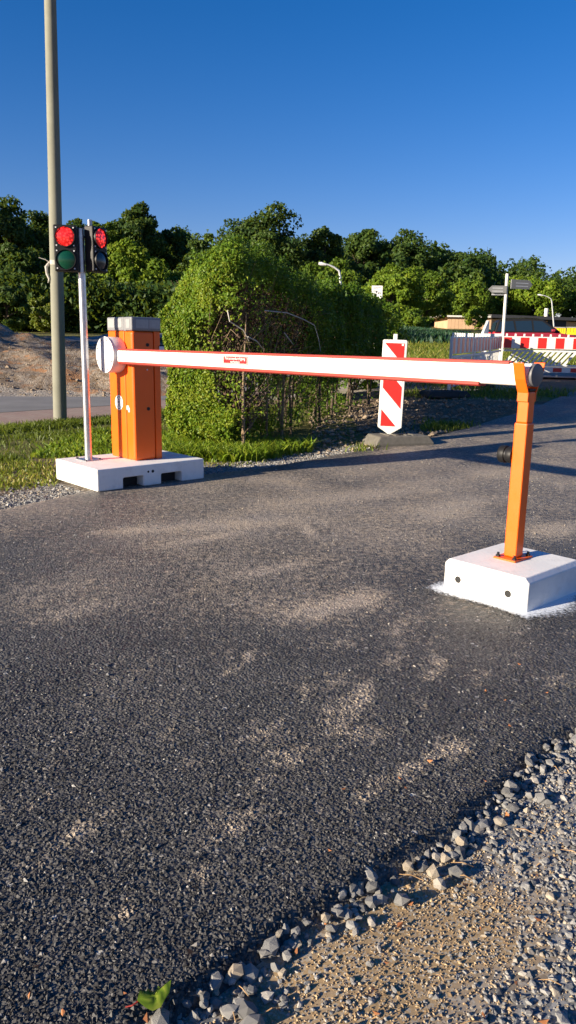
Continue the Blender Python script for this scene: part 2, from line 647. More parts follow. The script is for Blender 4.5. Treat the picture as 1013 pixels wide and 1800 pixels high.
def leaf_quads(P, N, size, aspect=.62, fold=.18, jitter=.8, r=rng):
    n = len(P)
    a = unit(N + r.normal(0, jitter, (n, 3)))
    t = unit(np.cross(a, r.normal(0, 1, (n, 3))))
    b = np.cross(a, t)
    s = (np.asarray(size) * np.ones(n))[:, None]
    V = np.empty((n, 4, 3))
    V[:, 0] = P - t * s * .5
    V[:, 1] = P + b * s * aspect * .5 - a * s * fold
    V[:, 2] = P + t * s * .5
    V[:, 3] = P - b * s * aspect * .5 - a * s * fold
    return V.reshape(-1, 3), np.arange(n * 4).reshape(n, 4)


# stones
_ph = (1 + 5 ** .5) / 2
ICO_V = unit(np.array([(-1, _ph, 0), (1, _ph, 0), (-1, -_ph, 0), (1, -_ph, 0), (0, -1, _ph), (0, 1, _ph), (0, -1, -_ph), (0, 1, -_ph), (_ph, 0, -1), (_ph, 0, 1), (-_ph, 0, -1), (-_ph, 0, 1)]))
ICO_F = np.array([(0, 11, 5), (0, 5, 1), (0, 1, 7), (0, 7, 10), (0, 10, 11), (1, 5, 9), (5, 11, 4), (11, 10, 2), (10, 7, 6), (7, 1, 8), (3, 9, 4), (3, 4, 2), (3, 2, 6), (3, 6, 8), (3, 8, 9), (4, 9, 5), (2, 4, 11), (6, 2, 10), (8, 6, 7), (9, 8, 1)])
OCT_V = np.array([(1, 0, 0), (0, 1, 0), (-1, 0, 0), (0, -1, 0), (0, 0, 1), (0, 0, -1)], float)
OCT_F = np.array([(0, 1, 4), (1, 2, 4), (2, 3, 4), (3, 0, 4), (1, 0, 5), (2, 1, 5), (3, 2, 5), (0, 3, 5)])


def pebbles(P, size, kind='ico', flat=.65, r=rng, jit=.28):
    TV, TF = (ICO_V, ICO_F) if kind == 'ico' else (OCT_V, OCT_F)
    n = len(P)
    k = len(TV)
    V = TV[None] * (1 + r.normal(0, jit, (n, k, 1)).clip(-.45, .45))
    sc = np.stack([r.uniform(.75, 1.25, n), r.uniform(.6, 1.0, n), r.uniform(.7, 1.1, n) * flat], 1) * (np.asarray(size) * np.ones(n))[:, None] * .5
    # tilt then spin
    t = r.normal(0, .35, n)
    ct, st = np.cos(t), np.sin(t)
    V = V * sc[:, None]
    y = V[..., 1] * ct[:, None] - V[..., 2] * st[:, None]
    z = V[..., 1] * st[:, None] + V[..., 2] * ct[:, None]
    a = r.uniform(0, 2 * PI, n)
    ca, sa = np.cos(a)[:, None], np.sin(a)[:, None]
    out = np.stack([V[..., 0] * ca - y * sa, V[..., 0] * sa + y * ca, z], -1) + P[:, None]
    Fc = (TF[None] + (np.arange(n) * k)[:, None, None]).reshape(-1, 3)
    return out.reshape(-1, 3), Fc, k


# ------------------------------------------------------------------ ground
def axis(a, b, fine0, fine1, step, grow=1.16, mx=30):
    xs = list(np.arange(fine0, fine1 + 1e-6, step))
    s = step
    x = fine1
    while x < b:
        s = min(s * grow, mx)
        x += s
        xs.append(x)
    s = step
    x = fine0
    pre = []
    while x > a:
        s = min(s * grow, mx)
        x -= s
        pre.append(x)
    return np.array(pre[::-1] + xs)


def grid_faces(nx, ny):
    i = np.arange(nx - 1)[:, None] * ny + np.arange(ny - 1)[None]
    return np.stack([i, i + ny, i + ny + 1, i + 1], -1).reshape(-1, 4)


def in_poly(x, y, poly):
    ins = np.zeros(x.shape, bool)
    n = len(poly)
    for i in range(n):
        x0, y0 = poly[i]
        x1, y1 = poly[(i + 1) % n]
        c = ((y0 > y) != (y1 > y)) & (x < (x1 - x0) * (y - y0) / (y1 - y0 + 1e-12) + x0)
        ins ^= c
    return ins


# road outline across the barrier axis: near edge w0(u), far edge w1(u)
def road_near(u):
    return -4.195 + .012 * np.sin(u * 7.3 + 1) + .06 * fbm(u * 3.0, u * 0 + 3.0, 4)


def road_far(u):
    return np.interp(u, [-8, -1.2, -.5, .2, 1.0, 1.8, 2.5, 4.8, 7, 9.5, 12.6, 16, 30], [-.5, -.25, -.02, .22, .2, .18, .3, .5, .9, 1.5, 2.6, 3.6, 7]) + .05 * fbm(u * 1.7, u * 0 + 8.0, 4)


xs = axis(-420, 420, -11, 12, .16)
ys = axis(-40, 1500, -1.5, 25, .16)
GX, GY = np.meshgrid(xs, ys, indexing='ij')
GZ = height(GX, GY)
gu, gw = to_uw(GX, GY)
on_road = (gw > road_near(gu) + .10) & (gw < road_far(gu) - .10) & (gu < 22) & (gu > -9)
GZ = GZ - .03 - .03 * on_road - .06 * ((gw < road_near(gu) + .15) & (gw > -6.4) & (gu > -4.2) & (gu < 5.2))
CROSS = [(-9.0, 3.2), (-3.82, 9.90), (-2.68, 11.47), (-2.12, 12.81), (-.5, 15.6), (1.2, 17.6), (3.0, 19.6), (9, 22), (16, 23), (16, 27), (8, 25.5), (2, 22), (-1.2, 17.4), (-2.66, 16.1), (-3.65, 15.68), (-5.8, 15.13), (-9, 13.6), (-14, 10)]
gr = np.zeros_like(GX)
verge = (gw > .2) & (GY < 13.2) & (GX < 1.0)
gr[verge] = np.where(gu[verge] < -.1, .75, 1.0)
gr[(gw < 2.0) & (gu < 1.6) & verge] *= .25
gr = np.where((GX > -2) & (GY > 22) & (GY < 130), 1.0, gr)
gr = np.where((GX <= -2) & (GY > 26), 1.0, gr)
gr = np.where((GX < -8) & (GY > 19), .9, gr)
gr = np.where((GX > 2.6) & (GY > 12.6) & (GY < 14.2) & (gw > 1.2), .8, gr)
gravel = ((gw < road_far(gu) + .5) & (gw > -6)).astype(float) * ((gu > -1.8) & (gu < 3.4))
gravel = np.maximum(gravel, ((GY > 14.6) & (GY < 21.5) & (GX > -16) & (GX < 5)) * np.where((GX < 0) & (GY > 16.3), .48, .75))
crop = ((GX > 1) & (GY > 29) & (GY < 57)).astype(float)
forest = (GY > 118).astype(float)
bank = ((GX < 1) & (GY > 16.2) & (GY < 24)).astype(float)
terr = fast('ground', np.stack([GX, GY, GZ], -1).reshape(-1, 3), grid_faces(len(xs), len(ys)), MAT['ground'],
            attrs=dict(grassy=gr.ravel(), gravel=gravel.ravel(), crop=crop.ravel(), forest=forest.ravel(), bank=bank.ravel()), smooth=True)
tag(terr, 'uneven ground of soil, gravel and grass up to the wooded hill', kind='structure')

# road sheet
us = axis(-8.5, 21.5, -2.2, 5.0, .055, 1.08, .4)
nw = 84
ts = np.linspace(0, 1, nw)
RU = np.repeat(us[:, None], nw, 1)
w0, w1 = road_near(us)[:, None], road_far(us)[:, None]
RW = w0 + (w1 - w0) * ts[None]
RX = A1[0] + UD[0] * RU + WD[0] * RW
RY = A1[1] + UD[1] * RU + WD[1] * RW
RZ = height(RX, RY) + .012 * fbm(RX * 1.3, RY * 1.3, 3)
edge = np.minimum(RW - w0, w1 - RW)
RZ = RZ - .045 * (1 - sstep(0, .05, edge))
# dust: what the site traffic has carried on to the asphalt (blobs lying along/across the road)
_blobs = []
for (px, py, ru, rw, a, rot) in [(800, 1315, .12, .05, .6, 0), (720, 1355, .16, .035, .5, .2), (640, 1215, .12, .03, .5, .5), (590, 1195, .07, .02, .45, .5), (600, 1255, .2, .06, .38, .4),
                                 (425, 1165, .10, .012, .6, .55), (400, 1180, .07, .008, .45, .55), (410, 1450, .10, .03, .42, .2), (215, 1605, .035, .022, .62, .4), (355, 1535, .05, .02, .35, .6),
                                 (560, 1070, .25, .07, .35, 0), (640, 1050, .2, .08, .35, .2), (420, 920, .5, .1, .34, -.2), (370, 945, .3, .03, .42, -.2), (900, 990, .1, .1, .0, 0), (985, 930, .35, .12, .5, .1),
                                 (770, 1160, .06, .025, .45, .2), (760, 1185, .1, .03, .3, .2), (840, 1190, .1, .02, .3, 0), (820, 1380, .08, .03, .4, .1), (470, 1280, .12, .05, .25, .3),
                                 (100, 1340, .1, .02, .3, .3), (60, 1520, .05, .02, .3, .1), (150, 1450, .1, .03, .25, .2), (800, 890, .5, .12, .3, .1), (650, 870, .6, .12, .28, 0),
                                 (985, 1195, .12, .05, .32, 0), (540, 930, .25, .02, .45, .9), (690, 1160, .2, .03, .25, .8), (330, 1345, .05, .03, .3, .2), (270, 1180, .3, .1, .15, 0),
                                 (600, 1130, .10, .05, .3, .4), (540, 1210, .09, .03, .34, .6), (660, 1290, .14, .05, .32, .1), (510, 1330, .10, .04, .28, .3), (740, 1240, .12, .03, .3, .5), (870, 1270, .08, .04, .3, 0), (640, 1400, .07, .03, .26, .2), (450, 1380, .05, .025, .26, .5), (130, 1470, .05, .02, .3, .4), (80, 1400, .07, .02, .3, .2), (300, 1290, .08, .02, .22, .6), (580, 1180, .025, .02, .4, 0), (700, 1100, .18, .03, .3, .2), (480, 1000, .35, .04, .3, .1), (250, 930, .3, .06, .28, -.1), (120, 1080, .3, .06, .2, 0)]:
    p = on_ground(px, py)
    _blobs.append((*to_uw(p[0], p[1]), ru * .8, rw * 1.3, a * 1.3, rot + .25 * math.sin(px * 1.7)))
_rb = np.random.default_rng(3)
for i in range(70):      # faint smears and tyre drag marks
    _blobs.append((_rb.uniform(-2.6, 4), _rb.uniform(-4, -.1), _rb.uniform(.03, .22), _rb.uniform(.006, .03), _rb.uniform(.12, .34), _rb.uniform(-.5, .9)))


def dust_at(x, y):
    u, w = to_uw(x, y)
    d = .19 + .42 * np.exp(-((w + 1.5) / 1.35) ** 2) * sstep(-2.4, .3, u) + .20 * np.exp(-((w + .1) / .5) ** 2) + .62 * fbm(x * 1.6 + 3, y * 1.6, 5)
    d = d + .16 * sstep(4.5, 8, u)
    d = d + .55 * np.clip(fbm(x * 8.5 + 31, y * 8.5, 4) + .02, 0, 1) * np.exp(-((u + .95) / .75) ** 2 - ((w + 3.2) / .75) ** 2) * 1.6
    d = d - .26 * (1 - sstep(.2, 1.3, w - road_near(u))) * (1 - sstep(-.5, 1.2, u))
    for (u0_, w0_, ru, rw, a, rot) in _blobs:
        c, s_ = math.cos(rot), math.sin(rot)
        du, dw = u - u0_, w - w0_
        d = d + a * np.exp(-((du * c + dw * s_) / ru) ** 2 - ((-du * s_ + dw * c) / rw) ** 2)
    trk = np.sin(u * 60 + 6 * np.sign(w)) * .5 + .5
    return d + .12 * trk * np.exp(-((w + 1.0 + .1 * u) / .12) ** 2) * sstep(.2, 1, u)


dust = dust_at(RX, RY)
road = fast('road', np.stack([RX, RY, RZ], -1).reshape(-1, 3), grid_faces(len(us), nw), MAT['asphalt'], attrs=dict(dust=dust.ravel()), smooth=True)
tag(road, 'fresh black asphalt road with dusty patches', kind='structure')


def road_z(x, y):
    return height(x, y) + .012 * fbm(np.asarray(x) * 1.3, np.asarray(y) * 1.3, 3)


def sheet(name, poly, mat, lift, step=.3, label=None, side=None):
    """a sheet over the ground inside a polygon"""
    poly = np.array(poly)
    gx = np.arange(poly[:, 0].min(), poly[:, 0].max(), step)
    gy = np.arange(poly[:, 1].min(), poly[:, 1].max(), step)
    X_, Y_ = np.meshgrid(gx, gy, indexing='ij')
    Fq = grid_faces(len(gx), len(gy))
    ins = in_poly(X_, Y_, poly).ravel()
    Fq = Fq[ins[Fq].sum(1) >= 3]
    used = np.unique(Fq)
    mp = -np.ones(X_.size, int)
    mp[used] = np.arange(len(used))
    V = np.stack([X_.ravel(), Y_.ravel(), (height(X_, Y_) + lift).ravel()], -1)[used]
    o = fast(name, V, mp[Fq], mat, smooth=True)
    return tag(o, label, kind='structure')


def strip(name, near, far, mat, lift, label, nu=70, nv=10):
    """a sheet between two polylines"""
    def res(pl):
        pl = np.array(pl, float)
        d = np.r_[0, np.cumsum(np.linalg.norm(np.diff(pl, axis=0), axis=1))]
        t = np.linspace(0, d[-1], nu)
        return np.stack([np.interp(t, d, pl[:, 0]), np.interp(t, d, pl[:, 1])], 1)
    a, b = res(near), res(far)
    t = np.linspace(0, 1, nv)[None, :, None]
    P = a[:, None] * (1 - t) + b[:, None] * t
    z = height(P[..., 0], P[..., 1]) + lift
    return tag(fast(name, np.concatenate([P, z[..., None]], -1).reshape(-1, 3), grid_faces(nu, nv), mat, smooth=True), label, kind='structure')


PAV0 = [(-9.5, 2.2), (-6.2, 6.6), (-3.82, 9.90), (-2.68, 11.47), (-2.12, 12.81), (-.9, 15.0), (.8, 17.4), (2.6, 19.3)]
PAV1 = [(-11.5, 3.4), (-7.2, 8.1), (-4.5, 11.70), (-3.13, 13.43), (-2.48, 14.95), (-1.4, 16.2), (.5, 18.2), (2.4, 20.0)]
FAR1 = [(-16.0, 8.4), (-9.5, 13.2), (-5.8, 15.05), (-3.65, 15.45), (-2.66, 15.8), (-1.7, 17.0), (.2, 19.4), (2.1, 21.6)]
strip('pavement', PAV0, PAV1, MAT['paving'], .004, 'reddish paved footway beyond the grass verge')
strip('cross_road', PAV1, FAR1, MAT['asph_far'], .008, 'grey worn road behind the concrete lamp post')
strip('far_road', [(2.6, 19.25), (4, 19.2), (7, 18.6), (14, 18.0), (26, 17.5)], [(2.1, 21.6), (4.5, 23.0), (8, 24.6), (14, 25.2), (26, 25.5)], MAT['asph_far'], .02, 'grey road behind the red and white barrier fence')
strip('side_road', [(-6.6, 21.6), (-7.4, 28), (-9.4, 42)], [(-4.2, 21.6), (-4.9, 28), (-6.4, 42)], MAT['asph_far'], .10, 'narrow road climbing away behind the gravel bank')

# ------------------------------------------------------------------ gravel shoulder in the near corner
su = axis(-4.0, 5.0, -2.9, 1.0, .03, 1.2, .3)
sw_t = np.r_[np.linspace(0, 1.0, 40), np.linspace(1.05, 1.9, 12)]
SU = np.repeat(su[:, None], len(sw_t), 1)
SW = road_near(su)[:, None] + .06 - sw_t[None]
SX = A1[0] + UD[0] * SU + WD[0] * SW
SY = A1[1] + UD[1] * SU + WD[1] * SW


def shoulder_z(x, y):
    return -.028 + .034 * fbm(np.asarray(x) * 2.6, np.asarray(y) * 2.6, 2)


SZ = shoulder_z(SX, SY)
pc = on_ground(690, 1650)
sand_of = lambda x, y: .20 + .72 * np.exp(-(((x - pc[0] - .04) * .74 + (y - pc[1]) * .67) / .42) ** 2 - (((x - pc[0]) * -.67 + (y - pc[1]) * .74) / .20) ** 2) + .25 * (fbm(x * 5, y * 5, 3))
shoulder = fast('gravel_shoulder', np.stack([SX, SY, SZ], -1).reshape(-1, 3), grid_faces(len(su), len(sw_t)), MAT['shoulder'], attrs=dict(sand=sand_of(SX, SY).ravel()), smooth=True)
tag(shoulder, 'sandy gravel shoulder along the edge of the asphalt', kind='structure')

# loose gravel on the shoulder
n = 30000
u_ = rng.uniform(-2.7, .3, n)
w_ = road_near(u_) + .02 - rng.uniform(0, 1, n) ** 1.15 * .95
x_ = A1[0] + UD[0] * u_ + WD[0] * w_
y_ = A1[1] + UD[1] * u_ + WD[1] * w_
sd = sand_of(x_, y_)
keep = rng.random(n) < np.clip(1.15 - 1.15 * sd, .12, 1) * np.where(y_ > 2.6, .4, 1) * (y_ > .75)
x_, y_, sd = x_[keep], y_[keep], sd[keep]
sz = np.exp(rng.normal(math.log(.0085), .42, len(x_))).clip(.004, .028) * np.where(sd > .5, .7, 1)
V, Fc, k_ = pebbles(np.stack([x_, y_, shoulder_z(x_, y_) + sz * .12], -1), sz)
o = fast('loose_gravel', V, Fc, MAT['stone'], shoulder, dict(tint=np.repeat(rng.random(len(x_)) * .9, k_)))
o['kind'] = 'stuff'

n = 60000
u_ = rng.uniform(-2.7, -.2, n)
w_ = road_near(u_) + .02 - rng.uniform(0, 1, n) * .85
x_ = A1[0] + UD[0] * u_ + WD[0] * w_
y_ = A1[1] + UD[1] * u_ + WD[1] * w_
keep = (rng.random(n) < np.clip(sand_of(x_, y_) * 1.2 + .1, .1, 1)) & (y_ > .95) & (x_ < .43 * y_ + .08)
x_, y_ = x_[keep], y_[keep]
sz = np.exp(rng.normal(math.log(.0036), .42, len(x_))).clip(.0018, .010)
V, Fc, k_ = pebbles(np.stack([x_, y_, shoulder_z(x_, y_) + sz * .22], -1), sz, 'oct')
k = NT('sand_grain')
k.set(k.p, 'Base Color', k.ramp(k.attr('tint').outputs['Fac'], [(0, (.16, .105, .055)), (.45, (.38, .265, .145)), (.8, (.50, .38, .22)), (.9, (.24, .23, .21)), (1, (.38, .36, .33))]))
k.p.inputs['Roughness'].default_value = .9
o = fast('coarse_sand', V, Fc, k.m, shoulder, dict(tint=np.repeat(rng.random(len(x_)), k_)))
o['kind'] = 'stuff'

# the larger stones along the asphalt edge, one by one
stone_meshes = []
for i in range(14):
    bm = bmesh.new()
    bmesh.ops.create_icosphere(bm, subdivisions=1, radius=.5)
    rr = np.random.default_rng(100 + i)
    for v in bm.verts:
        v.co *= 1 + float(np.clip(rr.normal(0, .13), -.25, .25))
    for _ in range(8):      # split faces, as crushed rock has
        nn = Vector(rr.normal(0, 1, 3)).normalized()
        d0 = float(rr.uniform(.30, .44))
        for v in bm.verts:
            d = v.co.dot(nn)
            if d > d0:
                v.co -= nn * (d - d0)
    me = bpy.data.meshes.new('stone')
    bm.to_mesh(me)
    bm.free()
    me.materials.append(MAT['stone'])
    stone_meshes.append(me)
ns = 0
while ns < 295:
    u = rng.uniform(-2.42, -.45)
    off = abs(rng.normal(0, .042)) * (1 if rng.random() < .8 else 1.8)
    w = float(road_near(np.array(u))) + .03 - off
    x, y = uw(u, w)
    if y < .98 or x > y * .42 + .06:
        continue
    s = float(np.clip(np.exp(rng.normal(math.log(.0235), .38)), .012, .046))
    if off > .12:
        s *= .75
    o = bpy.data.objects.new('stone', stone_meshes[ns % 14])
    link(o, shoulder)
    o.location = (x, y, float(shoulder_z(x, y)) + s * .20 + (0.008 if off < .03 else 0))
    o.scale = (s * rng.uniform(.9, 1.35), s * rng.uniform(.75, 1.1), s * rng.uniform(.6, .9))
    o.rotation_euler = (rng.normal(0, .35), rng.normal(0, .35), rng.uniform(0, 6.28))
    ns += 1

# asphalt grains standing out of the near road, loose grit farther out
n = 95000
y_ = rng.uniform(.85, 3.4, n)
x_ = rng.uniform(-.47, .47, n) * (y_ * 1.0 + .25)
gu_, gw_ = to_uw(x_, y_)
keep = (gw_ > road_near(gu_) - .012) & (rng.random(n) < np.clip(1.75 - .62 * y_, .10, 1))
x_, y_ = x_[keep], y_[keep]
sz = np.exp(rng.normal(math.log(.0072), .33, len(x_))).clip(.0035, .014)
gu_, gw_ = to_uw(x_, y_)
ez = -.045 * (1 - sstep(0, .05, gw_ - road_near(gu_)))
V, Fc, k_ = pebbles(np.stack([x_, y_, road_z(x_, y_) + ez + sz * .02], -1), sz, 'oct', .75)
o = fast('asphalt_grain', V, Fc, MAT['grain'], road, dict(tint=np.repeat(rng.random(len(x_)) ** .9, k_), dust=np.repeat(dust_at(x_, y_), k_)))
o['kind'] = 'stuff'
n = 9000
u_ = rng.uniform(-2.2, 5, n)
w_ = rng.uniform(-4.1, .1, n)
x_ = A1[0] + UD[0] * u_ + WD[0] * w_
y_ = A1[1] + UD[1] * u_ + WD[1] * w_
keep = (fbm(x_ * 1.3 + 9, y_ * 1.3, 4) > -.06) & (np.abs(x_) < .5 * y_ + .2)
x_, y_ = x_[keep], y_[keep]
sz = np.exp(rng.normal(math.log(.0065), .4, len(x_))).clip(.003, .02)
V, Fc, k_ = pebbles(np.stack([x_, y_, road_z(x_, y_) + sz * .22], -1), sz, 'oct')
o = fast('loose_grit', V, Fc, MAT['stone'], road, dict(tint=np.repeat(rng.random(len(x_)), k_)))
o['kind'] = 'stuff'

# gravel beside the left block and along the far edge of the road
n = 16000
u_ = rng.uniform(-1.6, 3.6, n)
w_ = road_far(u_) - .06 + np.abs(rng.normal(0, .24, n)) * np.where(u_ < 0, 1.3, 1.0)
ok = ~((u_ > -.03) & (u_ < 1.02) & (w_ > -.03) & (w_ < .73))
u_, w_ = u_[ok], w_[ok]
x_ = A1[0] + UD[0] * u_ + WD[0] * w_
y_ = A1[1] + UD[1] * u_ + WD[1] * w_
sz = np.exp(rng.normal(math.log(.016), .4, len(x_))).clip(.006, .05)
V, Fc, k_ = pebbles(np.stack([x_, y_, height(x_, y_) - .03 + sz * .2], -1), sz, 'oct')
o = fast('verge_gravel', V, Fc, MAT['stone'], terr, dict(tint=np.repeat(rng.random(len(x_)), k_)))
o['kind'] = 'stuff'

# clods and stones on the soil beside the hedge and on the bank
n = 5000
x_ = np.r_[rng.uniform(.3, 5, n), rng.uniform(-14, 1, 5000)]
y_ = np.r_[rng.uniform(7.6, 12.8, n), rng.uniform(15.6, 21, 5000)]
gu_, gw_ = to_uw(x_, y_)
ok = gw_ > road_far(gu_) + .05
x_, y_ = x_[ok], y_[ok]
sz = np.exp(rng.normal(math.log(.035), .5, len(x_))).clip(.012, .16) * np.where(y_ > 15, .9, 1)
V, Fc, k_ = pebbles(np.stack([x_, y_, height(x_, y_) - .03 + sz * .15], -1), sz, 'oct')
o = fast('soil_clods', V, Fc, simple('clod', (.24, .185, .13), .95, var=.4, vscale=8), terr)
o['kind'] = 'stuff'


# ================================================================== the barrier
def fr(u0, w0, z0):
    """frame helper: place an Empty at (u0,w0,z0) of the barrier axes and give points relative to it"""
    x, y = uw(u0, w0)
    return (x, y, z0), lambda u, w, z: (u - u0, w - w0, z - z0)


def text_mesh(name, s, size, mat, parent, M, ext=.0006):
    cu = bpy.data.curves.new(name, 'FONT')
    cu.body = s
    cu.size = size
    cu.align_x = 'CENTER'
    cu.align_y = 'CENTER'
    cu.extrude = ext
    cu.resolution_u = 2
    tmp = bpy.data.objects.new(name, cu)
    COL.objects.link(tmp)
    dg = bpy.context.evaluated_depsgraph_get()
    me = bpy.data.meshes.new_from_object(tmp.evaluated_get(dg))
    bpy.data.objects.remove(tmp)
    bpy.data.curves.remove(cu)
    me.transform(M)
    me.materials.clear()
    me.materials.append(MAT[mat])
    return link(bpy.data.objects.new(name, me), parent)


def block_left():
    loc, _ = fr(0, 0, 0)
    t = thing('concrete_block', 'wide white concrete block with two fork pockets, under the orange cabinet', 'concrete block', loc, ANG, 'concrete foundation blocks')
    h = .17
    out = [(0, 0), (.222, 0), (.222, .078), (.232, .086), (.395, .086), (.405, .078), (.405, 0), (.568, 0), (.568, .076), (.578, .084), (.757, .084), (.767, .076), (.767, 0), (.99, 0), (.99, h), (0, h)]
    mb = MB().prism(out, 0, .70, 'y')
    mb.build('block_body', 'white_conc', t, bevel=.009, seg=2, angle=60)
    for u, r in ((.447, .009), (.489, .012)):
        cyl('hole_shade', 'dark', t, (u, .004, .112), (u, -.0015, .112), r, 16)  # near-black disc on the face, the shade of a hole put into its colour
    # near-black fill: the shade inside the two pockets put into colour
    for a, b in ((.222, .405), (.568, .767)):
        MB().box(a + .003, b - .003, .10, .60, .0, .075).build('pocket_shade', 'dark', t)
    return t


block_left()


def block_right():
    loc, _ = fr(.135, -3.525, 0)
    t = thing('concrete_block', 'low square white concrete block under the orange support post', 'concrete block', loc, ANG, 'concrete foundation blocks')
    h = .152
    a, b = .50, .44
    c = .022
    mb = MB()
    lo = [(c, 0), (a - c, 0), (a, c), (a, b - c), (a - c, b), (c, b), (0, b - c), (0, c)]
    n = 8
    pts = [(p[0], p[1], 0) for p in lo] + [(p[0], p[1], h - c) for p in lo]
    ins = [(max(c, min(a - c, p[0])), max(c, min(b - c, p[1]))) for p in lo]
    top = [(c, c), (a - c, c), (a - c, b - c), (c, b - c)]
    pts += [(p[0], p[1], h) for p in top]
    fs = [tuple(range(n - 1, -1, -1))]
    for i in range(n):
        j = (i + 1) % n
        fs.append((i, j, n + j, n + i))
    fs += [(8, 9, 17, 16), (10, 11, 18, 17), (12, 13, 19, 18), (14, 15, 16, 19), (9, 10, 17), (11, 12, 18), (13, 14, 19), (15, 8, 16), (16, 17, 18, 19)]
    mb.poly(pts, fs)
    mb.build('block_body', 'white_conc', t, bevel=.004, seg=2, angle=20)
    for w in (-3.178, -3.44):
        y = w + 3.525
        cyl('hole_shade', 'dark', t, (.004, y, .070), (-.0015, y, .070), .0165, 20)  # disc coloured near-black for the shade in the opening
        # lighter rim of the cast-in sleeve
        mb = MB()
        mb.tube([(.003, y, .070), (-.003, y, .070)], .0165, 20, cap=False)
        mb.tube([(.003, y, .070), (-.003, y, .070)], .0195, 20, cap=False)
        q = [(-.003, y + math.cos(i * PI / 10) * r, .070 + math.sin(i * PI / 10) * r) for r in (.0165, .0195) for i in range(20)]
        mb.poly(q, [(i, (i + 1) % 20, 20 + (i + 1) % 20, 20 + i) for i in range(20)])
        mb.build('sleeve', 'white_conc', t)
    return t


block_right()
# overspray on the asphalt round the right block
na, nr_ = 96, 10
V = []
cv = []
for i in range(na):
    th = 2 * PI * i / na
    d = (math.cos(th), math.sin(th))
    k = 1 / max(abs(d[0]) / .235, abs(d[1]) / .205)
    ext = .085 + .05 * math.sin(th * 3 + 1) + .045 * max(0, math.cos(th - 1.15 * PI)) + .07 * max(0, math.cos(th - 1.62 * PI)) ** 2
    for j in range(nr_):
        r = k + ext * 1.25 * j / (nr_ - 1)
        uu, ww = .385 + d[0] * r, -3.305 + d[1] * r
        x, y = uw(uu, ww)
        V.append((x, y, float(road_z(x, y)) + .007))
        cv.append(.92 - 1.05 * j / (nr_ - 1))
Fq = [(i * nr_ + j, i * nr_ + j + 1, ((i + 1) % na) * nr_ + j + 1, ((i + 1) % na) * nr_ + j) for i in range(na) for j in range(nr_ - 1)]
o = fast('paint_overspray', V, Fq, MAT['spray'], road, dict(cover=cv))
tag(o, 'white paint sprayed on the asphalt round the small block')


